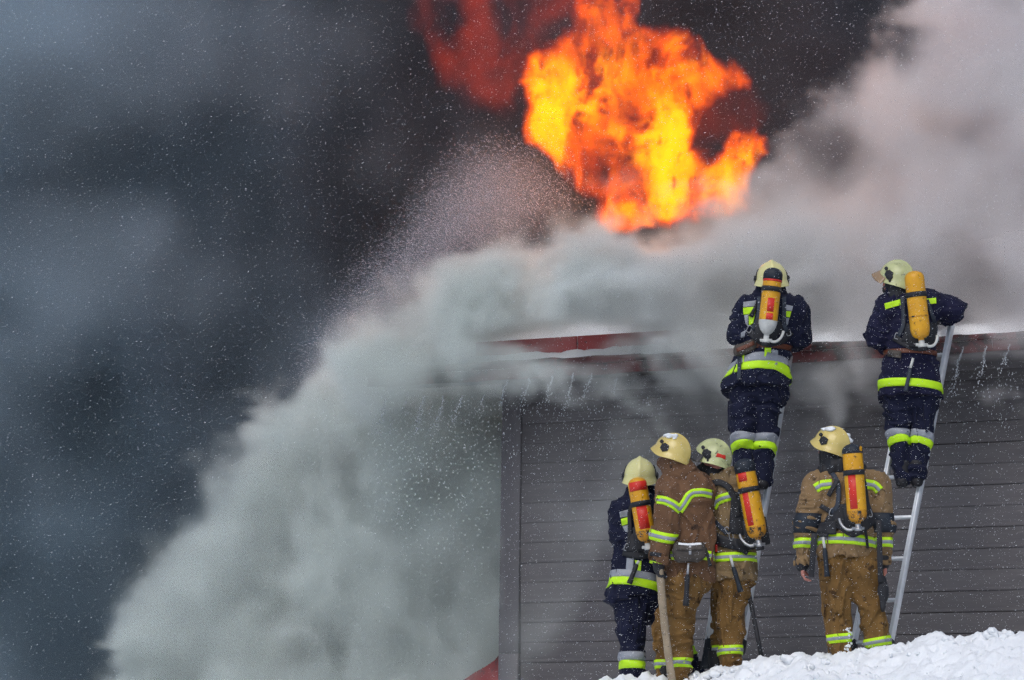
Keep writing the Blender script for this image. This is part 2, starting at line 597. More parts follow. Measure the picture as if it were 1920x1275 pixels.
# ------------------------------------------------------------------ ground: trodden snow bank in front of the wall, reaching away on all sides
CREST = [(-4000, 1620), (0, 1560), (700, 1400), (940, 1325), (1060, 1290), (1130, 1278), (1220, 1272), (1300, 1264), (1360, 1256), (1440, 1246), (1490, 1234), (1540, 1236),
         (1600, 1232), (1650, 1225), (1690, 1213), (1800, 1196), (1850, 1192), (1920, 1190), (2300, 1180), (6000, 1150)]
def crest_z(x, y):
    px = 960 + x / 36.2 * FPX
    py = np.interp(px, [c[0] for c in CREST], [c[1] for c in CREST])
    e = (1500.0 - py) / FPX
    return e * 36.2
def ground_z(x, y, fine=True):
    v = (np.asarray(x) * N[0] + (np.asarray(y) - P0[1]) * N[1])            # distance before the wall
    zc = crest_z(x, y)
    z = np.where(v > 2.1, zc - (v - 2.1) * 0.36 - 0.02 * np.clip(v - 2.1, 0, 1) ** 2, zc - 0.10 * smooth(2.1, 1.5, v) + 0.05 * smooth(0.9, 0.1, v))
    z = np.maximum(z, -1.7)
    z = np.where(v < -0.3, np.minimum(z, -0.6), z)
    if fine:
        Q = np.stack([x, y, np.zeros_like(x)], -1)
        lum = 0.05 * (fbm(Q * 24.0, 2, 312, mode='ridge') - 0.6) + 0.12 * (fbm(Q * 1.1, 2, 300) - 0.5) + 0.13 * (fbm(Q * 3.2, 3, 304, mode='billow') - 0.3) + 0.075 * (fbm(Q * 9.0, 3, 308, mode='billow') - 0.3)
        z = z + lum * smooth(-1.7, -0.6, z)
    return z
def axis(segs):
    out = []
    for a, b, st in segs:
        out += list(np.arange(a, b - 1e-6, st))
    return np.array(out + [segs[-1][1]])
def build_ground():
    xs = axis([(-300, -40, 20), (-40, -6, 2.0), (-6, -0.6, 0.2), (-0.6, 5.4, 0.019), (5.4, 10, 0.2), (10, 40, 3.0), (40, 300, 20)])
    ys = axis([(-60, 20, 10), (20, 32, 0.6), (32, 34, 0.06), (34, 37.6, 0.024), (37.6, 41, 0.09), (41, 60, 2.0), (60, 400, 20)])
    X, Y = np.meshgrid(xs, ys, indexing='ij')
    Z = ground_z(X, Y)
    V = np.stack([X, Y, Z], -1).reshape(-1, 3)
    o = add('snowy_ground', new_mesh('snowy_ground', V, grid_faces(len(xs), len(ys)), True), M_SNOW)
    o['kind'] = 'structure'
build_ground()

def ico_geo():
    t = (1 + 5 ** 0.5) / 2
    V = np.array([(-1, t, 0), (1, t, 0), (-1, -t, 0), (1, -t, 0), (0, -1, t), (0, 1, t), (0, -1, -t), (0, 1, -t), (t, 0, -1), (t, 0, 1), (-t, 0, -1), (-t, 0, 1)]) / math.sqrt(1 + t * t)
    F = np.array([(0, 11, 5), (0, 5, 1), (0, 1, 7), (0, 7, 10), (0, 10, 11), (1, 5, 9), (5, 11, 4), (11, 10, 2), (10, 7, 6), (7, 1, 8), (3, 9, 4), (3, 4, 2), (3, 2, 6), (3, 6, 8), (3, 8, 9), (4, 9, 5), (2, 4, 11), (6, 2, 10), (8, 6, 7), (9, 8, 1)])
    return V, F
def subdiv(V, F):
    V = list(map(tuple, V)); mid = {}; out = []
    def m(a, b):
        k = (min(a, b), max(a, b))
        if k not in mid:
            p = (np.array(V[a]) + np.array(V[b])) / 2
            V.append(tuple(p / np.linalg.norm(p))); mid[k] = len(V) - 1
        return mid[k]
    for a, b, c in F:
        ab, bc, ca = m(a, b), m(b, c), m(c, a)
        out += [(a, ab, ca), (b, bc, ab), (c, ca, bc), (ab, bc, ca)]
    return np.array(V), np.array(out)
ICO, ICOF = ico_geo()
ICO2, ICO2F = subdiv(ICO, ICOF)
def snow_lumps():
    rng = np.random.default_rng(5)
    n = 700
    x = rng.uniform(-0.4, 5.2, n)
    off = rng.beta(1.6, 2.2, n) * 2.6 - 0.15            # how far in front of the crest
    v = 2.0 + off
    y = P0[1] + (v - x * N[0]) / N[1]
    z = ground_z(x, y)
    r = 0.006 + 0.026 * rng.random(n) ** 3.5
    parts_V, parts_F = [], []
    for i in range(n):
        sc_ = r[i] * (0.7 + 0.6 * rng.random(3))
        d = 1 + 0.7 * (vnoise(ICO2 * 1.7 + rng.random(3) * 40) - 0.5) + 0.6 * (vnoise(ICO2 * 4.5 + rng.random(3) * 40) - 0.5)
        parts_V.append(ICO2 * d[:, None] * sc_ + np.array([x[i], y[i], z[i] + r[i] * 0.1]))
        parts_F.append(ICO2F + i * len(ICO2))
    # a heap of bigger clods on the crest at the right, and small rims where boots sank in
    V = np.concatenate(parts_V); F = np.concatenate(parts_F)
    o = add('snow_clods', new_mesh('snow_clods', V, F, False), M_SNOW)
    props(o, 'loose clods of snow strewn over the trodden snow bank', 'snow', kind='stuff')
snow_lumps()
def crest_heap():
    rng = np.random.default_rng(9)
    Vs, Fs = [], []
    for (px, py, r) in ((1850, 1192, 13), (1868, 1186, 15), (1882, 1190, 14), (1893, 1188, 9), (1838, 1194, 9), (1907, 1193, 11), (1872, 1196, 16), (1612, 1236, 12), (1600, 1240, 12), (1640, 1232, 12), (1665, 1224, 11),
                        (1688, 1216, 11), (1552, 1240, 12), (1540, 1240, 12), (1530, 1238, 10), (1585, 1244, 11), (1390, 1256, 13), (1372, 1263, 14), (1350, 1261, 11), (1330, 1264, 12), (1315, 1268, 10), (1300, 1272, 11), (1412, 1251, 13), (1232, 1275, 13),
                        (1215, 1278, 12), (1190, 1279, 14), (1165, 1280, 12), (1140, 1279, 11), (1255, 1277, 11), (1430, 1250, 10), (1460, 1243, 11), (1480, 1238, 12), (1505, 1234, 11), (1720, 1207, 11), (1750, 1204, 9), (1785, 1201, 9), (1815, 1199, 9)):
        for j in range(5):
            c = wallray(px + rng.normal(0, r * 0.6), py + 4 + rng.normal(0, r * 0.3), 2.05 + rng.uniform(-0.05, 0.2))
            rr = r * (0.35 + 0.5 * rng.random()) * 36.3 / FPX
            d = 1 + 0.9 * (vnoise(ICO2 * 1.6 + rng.random(3) * 40) - 0.5) + 0.5 * (vnoise(ICO2 * 4 + rng.random(3) * 40) - 0.5)
            Vs.append(ICO2 * d[:, None] * rr * (0.8 + 0.4 * rng.random(3)) + c)
            Fs.append(ICO2F + len(Fs) * len(ICO2))
    o = add('snow_heap', new_mesh('snow_heap', np.concatenate(Vs), np.concatenate(Fs), False), M_SNOW)
    props(o, 'broken snow heaped along the crest of the bank around the boots', 'snow', kind='stuff')
crest_heap()

# ------------------------------------------------------------------ ladders
M_ALU = surf('aluminium', (0.74, 0.77, 0.80), (0.60, 0.63, 0.66), 0.45, 14.0, 5.0, 0.06, 90.0, metal=0.3, spec=0.5)
M_RUBBER = surf('black_rubber', (0.018, 0.018, 0.022), (0.03, 0.03, 0.034), 0.7, 12.0, 6.0, 0.2)
def ladder(top, bottom, v_top, v_bot, label, rung_y, width=0.335):
    A = wallray(*top, v_top); B = wallray(*bottom, v_bot)
    d = (A - B) / np.linalg.norm(A - B)
    root = empty('ladder', B, label, 'ladder', 'aluminium ladders against the wall')
    nrm = np.cross(d, U); nrm /= np.linalg.norm(nrm)
    L = np.linalg.norm(A - B)
    hint = nrm
    for off in (0.0, -width):
        parts = [bar_geo(U * off, U * off + d * L, 0.024, 0.062, hint, 0.004)]
        parts.append(bar_geo(U * (off - 0.017) + nrm * 0.028, U * (off - 0.017) + nrm * 0.028 + d * L, 0.012, 0.006, hint, 0.001))
        parts.append(bar_geo(U * (off - 0.017) - nrm * 0.028, U * (off - 0.017) - nrm * 0.028 + d * L, 0.012, 0.006, hint, 0.001))
        add('rail', new_mesh('rail', *merge_geo(parts)), M_ALU, root)
        add('rubber_foot', new_mesh('rubber_foot', *bar_geo(U * off - d * 0.05, U * off + d * 0.07, 0.034, 0.075, hint, 0.006)), M_RUBBER, root)
    lo, hi = rung_y
    n = 0
    step = 79.0 * 36.7 / FPX / (d[2] + 0.0)
    t = 0.05
    rg = None
    while t < L - 0.05:
        V, F = bar_geo(U * (-width + 0.012), U * (-0.012), 0.030, 0.030, nrm, 0.006)
        if rg is None:
            rg = new_mesh('rung', V, F)
            bolt = new_mesh('rivet', *lathe_geo((0, 0, 0), nrm * 0.02, [(0, 0.008), (0.004, 0.008), (0.006, 0.0)], 8, hint=(0, 0, 1)))
        r_ = add('rung', rg, M_ALU, root, d * t)
        for bx in (-0.022, -width + 0.022):
            add('rivet', bolt, M_RUBBER, r_, U * bx + nrm * (-0.017 if nrm[1] > 0 else 0.017))
        t += step
    return root, A, B
LAD_L = ladder((1482, 665), (1392, 1214), 0.58, 1.36, 'aluminium ladder under the soot-veiled fireman, beside the crowded group', (0, 0))
LAD_R = ladder((1787, 600), (1669, 1214), 0.56, 1.52, 'aluminium ladder standing behind the lone tan fireman', (0, 0))
# ------------------------------------------------------------------ smoke and fire
def px_uz(poly, v):
    return [(uvz(wallray(x, y, v))[[0, 2]]) for x, y in poly]

def smoke_material(name, colour, scale=1.0, aniso=0.1, tint=None, tint_axis=None):
    m, nt, out = material(name)
    L = nt.links.new
    pv = node(nt, 'ShaderNodeVolumePrincipled')
    pv.inputs['Anisotropy'].default_value = aniso
    pv.inputs['Density'].default_value = scale
    pv.inputs['Density Attribute'].default_value = 'density'
    pv.inputs['Absorption Color'].default_value = (0, 0, 0, 1)
    pv.inputs['Color'].default_value = rgba(colour)
    m.cycles.volume_sampling = 'DISTANCE'
    if tint:                                        # the smoke changes hue from one end of the house to the other
        tc = node(nt, 'ShaderNodeTexCoord')
        mr = node(nt, 'ShaderNodeMapRange')
        if tint_axis is None:
            ns = node(nt, 'ShaderNodeTexNoise', Scale=tint[1], Detail=0.0)
            L(tc.outputs['Object'], ns.inputs['Vector'])
            L(ns.outputs['Fac'], mr.inputs['Value'])
            mr.inputs['From Min'].default_value = 0.36
            mr.inputs['From Max'].default_value = 0.64
        else:
            sx = node(nt, 'ShaderNodeSeparateXYZ')
            L(tc.outputs['Object'], sx.inputs[0])
            L(sx.outputs[tint_axis], mr.inputs['Value'])
            mr.inputs['From Min'].default_value = tint[1][0]
            mr.inputs['From Max'].default_value = tint[1][1]
        mx = node(nt, 'ShaderNodeMix', data_type='RGBA')
        mx.inputs[6].default_value = rgba(colour)
        mx.inputs[7].default_value = rgba(tint[0])
        L(mr.outputs[0], mx.inputs[0])
        L(mx.outputs[2], pv.inputs['Color'])
    L(pv.outputs[0], out.inputs['Volume'])
    return m

M_PALE = smoke_material('pale_smoke', (0.83, 0.885, 0.855), 1.0, 0.0, ((0.905, 0.87, 0.865), (0.5, 4.5)), 0)  # pinkish right end paints the fire's glow into the smoke colour
M_DARK = smoke_material('dark_smoke', (0.255, 0.335, 0.395), 1.0, 0.0, ((0.13, 0.155, 0.19), (-4.4, -0.9)), 0)
M_VEIL = smoke_material('thin_smoke', (0.60, 0.74, 0.84))

def vox(bmin, bmax, h):
    n = [int(round((b - a) / h)) + 1 for a, b in zip(bmin, bmax)]
    ax = [np.asarray(a + h * np.arange(k), np.float32) for a, k in zip(bmin, n)]
    return np.stack(np.meshgrid(*ax, indexing='ij'), -1)

def gauss_map(Uc, Zc, items, v):
    T = np.zeros_like(Uc)
    for (x, y, rx, ry, a) in items:
        c = uvz(wallray(x, y, v))
        k = 40.0 / FPX
        T = T + a * np.exp(-((Uc - c[0]) / (rx * k / 0.85)) ** 2 - ((Zc - c[2]) / (ry * k)) ** 2)
    return T

TANA = math.tan(WA)
def deep(fn, P, v, h):
    """evaluate a (u, z) map taken at distance v from the wall through the whole grid, extruded straight back (world y), not along the slanting wall normal."""
    us, ws, zs = P[:, 0, 0, 0], P[0, :, 0, 1], P[0, 0, :, 2]
    wr = -v
    sh = TANA * (ws - wr)
    u_ext = np.arange(us[0] + sh.min() - 2 * h, us[-1] + sh.max() + 3 * h, h)
    M = fn(*np.meshgrid(u_ext, zs, indexing='ij')).astype(np.float32)
    out = np.empty(P.shape[:3], np.float32)
    for j in range(len(ws)):
        g = (us + sh[j] - u_ext[0]) / h
        i = g.astype(int); f = (g - i)[:, None].astype(np.float32)
        out[:, j] = M[i] * (1 - f) + M[i + 1] * f
    return out

def build_pale_smoke():
    h = 0.06
    bmin, bmax = (-6.8, -1.5, -0.2), (6.2, 2.9, 8.4)           # u, behind the wall (w = -v), z
    P = vox(bmin, bmax, h)
    u2, z2 = P[:, 0, :, 0], P[:, 0, :, 2]
    w = P[..., 1]
    # the billow to the left of the house corner
    left = [(200, 1500), (235, 1300), (262, 1190), (300, 1100), (335, 1020), (385, 950), (440, 880), (495, 828), (545, 772),
            (590, 722), (650, 690), (690, 640), (730, 592), (790, 548), (850, 515), (905, 545), (905, 640), (930, 760), (1000, 800), (1150, 820), (1150, 1500)]
    s_left = deep(lambda a_, b_: poly_sdf(a_, b_, px_uz(left, -0.9)), P, -0.9, h)
    roof = [(640, 690), (700, 635), (760, 580), (830, 535), (900, 500), (980, 450), (1060, 415), (1120, 410), (1230, 412),
            (1330, 398), (1400, 368), (1450, 325), (1490, 285), (1530, 225), (1600, 165), (1690, 100), (1735, 30), (1760, -60),
            (1800, -200), (2400, -200), (2400, 740), (1920, 715), (1760, 720), (1650, 735), (1560, 745), (1480, 690), (1380, 780), (1270, 790),
            (1210, 725), (1000, 705), (900, 722), (700, 738)]
    veil = [(690, 700), (1200, 690), (1700, 660), (1680, 720), (1560, 860), (1420, 930), (1200, 1000), (1080, 1150), (960, 1350), (700, 1350)]
    s_roof = deep(lambda a_, b_: poly_sdf(a_, b_, px_uz(roof, 0.2)), P, 0.2, h)
    s_veil = deep(lambda a_, b_: poly_sdf(a_, b_, px_uz(veil, 0.4)), P, 0.4, h)
    near = (s_left > -1.0) | (s_roof > -0.9) | (s_veil > -0.4)     # noise is only worked out where smoke can be
    Pn = P[near]
    def spread(x, fill=0.0):
        out = np.full(P.shape[:3], fill, np.float32)
        out[near] = x
        return out
    big = spread(fbm(Pn * np.float32(0.55), 3, 3))
    warp = np.stack([fbm(Pn * np.float32(1.1), 2, s_) for s_ in (21, 22, 23)], -1) - 0.5
    PW = Pn + 0.5 * warp
    bil = fbm(PW * np.float32(1.05), 5, 5, gain=0.58, mode='billow')
    bil = spread((bil - bil.mean()) / bil.std() * np.float32(0.16))
    fin = spread(fbm(PW * np.float32(3.6), 3, 12, gain=0.6) - 0.5)
    tur = spread(smooth(0.36, 0.66, fbm(PW * np.float32(1.7), 5, 15, gain=0.62)))
    soft = spread(np.float32(0.16) + np.float32(0.6) * smooth(0.35, 0.7, fbm(Pn * np.float32(0.8), 2, 18)), 0.3)
    uR = uvz(wallray(1480, 200, 0.2))[0]
    soft = soft + np.float32(0.55) * (smooth(uR - 0.4, uR + 0.6, P[..., 0]) * smooth(4.6, 5.6, P[..., 2])).astype(np.float32)
    s = s_left
    dep = 1.25 - np.abs(w - 1.0)
    dep = np.where(P[..., 0] > U_CORNER + 0.05, np.minimum(dep, w - 0.2), dep)
    e = np.minimum(s - 1.5 * bil + 0.55 * fin, dep - 0.6 * bil + 0.3 * fin)
    A = 0.85 * smooth(0.0, 1.0, e / soft) * (0.18 + 1.35 * tur) * (0.65 + 0.9 * smooth(0.3, 0.8, big))
    A = A * np.maximum(0.05, 3.0 + deep(lambda a_, b_: gauss_map(a_, b_, [(620, 900, 260, 240, 1.2), (560, 790, 140, 90, 1.5), (820, 600, 160, 70, 1.5),
                                     (810, 760, 125, 34, -3.1), (915, 800, 50, 70, -1.9)], -0.9), P, -0.9, h))
    # the bank rolling over the roof
    s = s_roof
    uA = uvz(wallray(1330, 700, 0.6))[0]
    front = -0.82 - 0.4 * smooth(uA + 0.1, uA - 0.35, P[:, :1, :, 0]) + 0.25 * (fbm(P[:, :1] * np.float32(1.3), 2, 40) - 0.5)
    zr = z2[:, None, :]
    e = np.minimum(s - 1.3 * bil + 0.5 * fin, np.minimum(w - front, 2.6 - w) - 0.6 * bil + 0.3 * fin)
    B = 3.0 * smooth(0.0, 1.0, e / soft) * (0.22 + 1.3 * tur) * (0.45 + 1.2 * smooth(0.3, 0.75, big))
    B = B * np.maximum(0.03, 0.75 - 0.8 * bil + deep(lambda a_, b_: gauss_map(a_, b_, [
        (960, 560, 200, 60, 1.6), (1250, 520, 260, 70, 1.5), (1500, 520, 300, 110, 1.2), (1800, 560, 220, 80, 1.4),
        (1850, 150, 160, 160, 0.5), (1560, 330, 170, 120, -0.62), (1700, 180, 120, 60, -0.35), (760, 690, 120, 50, 1.8), (780, 660, 120, 50, 1.6), (1330, 670, 80, 60, 1.6),
        (1560, 660, 60, 60, 1.1), (1030, 642, 170, 20, -2.6), (1050, 690, 110, 14, -1.2), (1230, 640, 40, 18, -0.8), (1180, 460, 220, 40, 0.7), (1060, 668, 140, 12, -0.9), (830, 700, 130, 40, 1.2), (1560, 600, 60, 80, 1.0), (1420, 640, 60, 50, -0.5), (1180, 650, 60, 30, 0.6),
        (1860, 708, 100, 30, -2.8), (1700, 715, 90, 26, -1.0), (1700, 640, 120, 30, 1.4), (1900, 635, 100, 26, 1.4), (1830, 225, 70, 40, -1.1), (1745, 205, 40, 30, -0.8), (1700, 605, 120, 45, 1.6), (1880, 605, 120, 45, 1.8), (1540, 230, 70, 60, -0.35)], 0.2), P, 0.2, h))
    # thin veil drifting before the upper wall
    s = s_veil
    e = np.minimum(s, 0.32 - np.abs(w + 0.42)) - 0.6 * bil
    C = smooth(0.0, 0.35, e) * 0.95 * smooth(0.2, 0.7, big)
    C = C * np.clip(1 + deep(lambda a_, b_: gauss_map(a_, b_, [(1060, 755, 260, 62, -0.95), (800, 768, 150, 46, -0.95), (1420, 760, 80, 60, -0.4), (1600, 780, 140, 70, -0.7), (1120, 960, 160, 110, 0.6)], 0.4), P, 0.4, h), 0.03, 2)
    D = np.maximum(np.maximum(A, B), C)
    for ax in range(3):                                         # fade out at the faces of the grid
        n = D.shape[ax]
        r = np.minimum(np.arange(n), n - 1 - np.arange(n)) / 4.0
        sh = [1, 1, 1]; sh[ax] = n
        D = D * np.clip(r, 0, 1).reshape(sh)
    D[(D < 0.02) | ~near] = 0
    o = make_volume('pale_smoke', D, bmin, h, M_PALE, P0, -WA)
    props(o, 'pale grey smoke and steam rolling over the snowy roof and down past the house corner', 'smoke', kind='stuff')

def build_dark_smoke():
    h = 0.25
    bmin, bmax = (-11.0, 44.5, -2.0), (12.0, 47.75, 12.0)
    P = vox(bmin, bmax, h)
    n = fbm(P * np.float32(0.35), 4, 60)
    b = fbm(P * np.float32(0.6), 4, 64, mode='billow')
    front = 44.4 + 1.7 * b + 0.8 * (n - 0.5)
    D = smooth(0.0, 1.0, P[..., 1] - front) * 5.0 * (0.5 + n)
    D[D < 0.03] = 0
    o = make_volume('dark_smoke', D, bmin, h, M_DARK)
    props(o, 'towering wall of dark blue-grey smoke behind the burning roof', 'smoke', kind='stuff')

def build_veil():
    h = 0.22
    bmin, bmax = (-9.0, 42.9, -1.0), (9.5, 44.6, 10.0)
    P = vox(bmin, bmax, h)
    n = fbm(P * np.array([0.62, 0.62, 0.75], np.float32), 5, 160, gain=0.6)
    fx, fz = P[..., 0], P[..., 2]
    D = 0.32 * smooth(0.45, 0.70, n) * smooth(at(1000, 0, 43.6)[0], at(350, 0, 43.6)[0], fx)
    c = at(40, 20, 43.6)
    D = D + 0.55 * np.exp(-((fx - c[0]) / 1.0) ** 2 - ((fz - c[2]) / 0.8) ** 2)
    fire = at(1150, 150, 43.6)
    D = D * (1 - 0.85 * np.exp(-((fx - fire[0]) / 1.6) ** 2 - ((fz - fire[2]) / 1.6) ** 2))
    sp = np.array([at(x, y, 43.6)[[0, 2]] for x, y in ((560, 730), (590, 620), (690, 500), (800, 360), (900, 275), (1000, 290), (1080, 380), (960, 470), (800, 560), (690, 680))])
    s = poly_sdf(fx[:, 0], fz[:, 0], sp)[:, None]
    D = D + 0.55 * smooth(-0.25, 0.5, s + 0.5 * (n - 0.5))
    D = D * smooth(42.9, 43.3, P[..., 1]) * smooth(44.6, 44.2, P[..., 1])
    D[D < 0.015] = 0
    o = make_volume('thin_smoke', D, bmin, h, M_VEIL)
    props(o, 'thin bluish smoke drifting before the dark smoke wall', 'smoke', kind='stuff')

def fire_material():
    m, nt, out = material('fire')
    m.cycles.volume_step_rate = 3.0
    m.cycles.volume_sampling = 'DISTANCE'
    L = nt.links.new
    at_ = node(nt, 'ShaderNodeAttribute')
    at_.attribute_name = 'density'
    rp = node(nt, 'ShaderNodeValToRGB')
    el = rp.color_ramp.elements
    el[0].position = 0.0; el[0].color = (0.9, 0.045, 0.005, 1)
    el[1].position = 1.0; el[1].color = (1.0, 0.30, 0.008, 1)
    e = el.new(0.30); e.color = (1.0, 0.115, 0.005, 1)
    e = el.new(0.60); e.color = (1.0, 0.175, 0.005, 1)
    mr = node(nt, 'ShaderNodeMath', operation='MULTIPLY')
    mr.inputs[1].default_value = 0.080
    L(at_.outputs['Fac'], mr.inputs[0])
    L(mr.outputs[0], rp.inputs['Fac'])
    em = node(nt, 'ShaderNodeEmission')
    L(rp.outputs[0], em.inputs['Color'])
    L(at_.outputs['Fac'], em.inputs['Strength'])
    ab = node(nt, 'ShaderNodeVolumeAbsorption')
    ab.inputs['Color'].default_value = (0.02, 0.015, 0.01, 1)
    am = node(nt, 'ShaderNodeMath', operation='MULTIPLY')
    am.inputs[1].default_value = 0.35
    L(at_.outputs['Fac'], am.inputs[0])
    L(am.outputs[0], ab.inputs['Density'])
    sm = node(nt, 'ShaderNodeAddShader')
    L(em.outputs[0], sm.inputs[0])
    L(ab.outputs[0], sm.inputs[1])
    L(sm.outputs[0], out.inputs['Volume'])
    return m

def build_fire():
    v = -2.7
    h = 0.017
    c0 = uvz(wallray(760, 470, v)); c1 = uvz(wallray(1470, -90, v))
    bmin = (c0[0], 2.36, c0[2]); bmax = (c1[0], 3.08, c1[2])
    P = vox(bmin, bmax, h)
    u2, z2 = P[:, 0, :, 0], P[:, 0, :, 2]
    w = P[..., 1]
    main = [(1105, -120), (1200, -120), (1192, 40), (1250, 52), (1300, 78), (1335, 112), (1405, 158), (1340, 175), (1312, 205), (1300, 250), (1290, 285),
            (1335, 285), (1380, 248), (1438, 250), (1452, 285), (1418, 335), (1408, 395), (1345, 412), (1270, 412), (1190, 440), (1140, 442),
            (1118, 412), (1130, 372), (1085, 345), (1040, 300), (985, 268), (980, 245), (1000, 205), (973, 150), (990, 105), (1040, 78), (1080, 30)]
    dim = [(740, -120), (1110, -120), (1090, 40), (1020, 90), (1000, 170), (960, 215), (880, 205), (825, 150), (775, 60)]
    fill = [(1270, 160), (1330, 165), (1400, 150), (1440, 200), (1450, 270), (1390, 300), (1330, 320), (1270, 300)]
    s_main, s_dim, s_fill = (deep(lambda a_, b_, q=q: poly_sdf(a_, b_, px_uz(q, v)), P, v, h) for q in (main, dim, fill))
    core = 0.72 + deep(lambda a_, b_: gauss_map(a_, b_, [(1115, 150, 70, 45, 1.5), (1105, 200, 60, 40, 1.0), (1165, 120, 60, 50, 0.6), (1250, 320, 40, 60, 1.5), (1225, 260, 40, 60, 0.8),
                                     (1380, 330, 35, 50, 1.4), (1150, 420, 35, 30, 1.0), (1290, 375, 50, 30, 0.9), (1020, 170, 40, 60, 0.5),
                                     (1130, 310, 40, 40, -0.35), (1085, 300, 40, 25, -0.2), (1225, 115, 32, 14, -0.6), (1140, 50, 40, 60, 0.25), (1320, 215, 20, 60, -0.2)], v), P, v, h)
    near = (s_main > -0.22) | (s_dim > -0.25) | (s_fill > -0.25)
    P, w, s_main, s_dim, s_fill, core = P[near], w[near], s_main[near], s_dim[near], s_fill[near], core[near]
    wv = np.stack([fbm(P * np.float32(2.2), 3, s_) for s_ in (80, 83, 86)], -1) - 0.5
    PW = (P + np.float32(0.34) * wv) * np.array([1, 1, 0.62], np.float32)
    rid = fbm(PW * np.float32(5.6), 5, 90, gain=0.68, mode='ridge')
    low = fbm(PW * np.float32(1.9), 3, 96)
    n1 = fbm(PW * np.float32(3.0), 4, 99, gain=0.6)
    wc = 2.72 + 0.34 * (fbm(P * np.array([2.0, 0.6, 1.5], np.float32), 3, 120) - 0.5)      # a thin wrinkled sheet of flame
    e = np.minimum(s_main, (0.16 - np.abs(w - wc)) * 1.15) + 0.40 * (n1 - 0.5)
    F = smooth(-0.02, 0.14, e) * np.maximum(core, 0.05) * (0.15 + 2.6 * smooth(0.50, 0.80, rid) ** 1.8) * (0.40 + 1.2 * smooth(0.3, 0.7, low)) * 5.6
    e = np.minimum(s_dim, 0.32 - np.abs(w - 2.8)) + 0.5 * (n1 - 0.45)
    G = smooth(0.0, 0.6, e) * 1.5 * smooth(0.34, 0.74, n1)
    e = np.minimum(s_fill + 0.1, 0.3 - np.abs(w - 2.75)) + 0.9 * (n1 - 0.52)
    G = np.maximum(G, smooth(0.0, 0.7, e) * 0.8 * smooth(0.36, 0.7, n1))
    D = np.zeros(near.shape, np.float32)
    D[near] = np.maximum(F, G)
    for ax in (0, 1, 2):
        n = D.shape[ax]
        r = np.minimum(np.arange(n), n - 1 - np.arange(n)) / 3.0
        if ax == 2:
            r = np.arange(n) / 3.0
        sh = [1, 1, 1]; sh[ax] = n
        D = D * np.clip(r, 0, 1).reshape(sh)
    D[D < 0.03] = 0
    o = make_volume('fire', D, bmin, h, fire_material(), P0, -WA)
    ld = bpy.data.lights.new('fire_light', 'POINT')              # the light the flames themselves give off
    ld.energy = 380.0
    ld.color = (1.0, 0.30, 0.06)
    ld.shadow_soft_size = 0.45
    lo = bpy.data.objects.new('fire_light', ld)
    lo.location = wallray(1210, 230, v)
    COL.objects.link(lo)
    props(o, 'large ball of orange and yellow flame bursting from the roof', 'fire', kind='stuff')

for _m, _r in ((M_PALE, 7.0), (M_DARK, 4.0), (M_VEIL, 3.0)):
    _m.cycles.volume_step_rate = _r
build_dark_smoke()
build_veil()
build_pale_smoke()
build_fire()
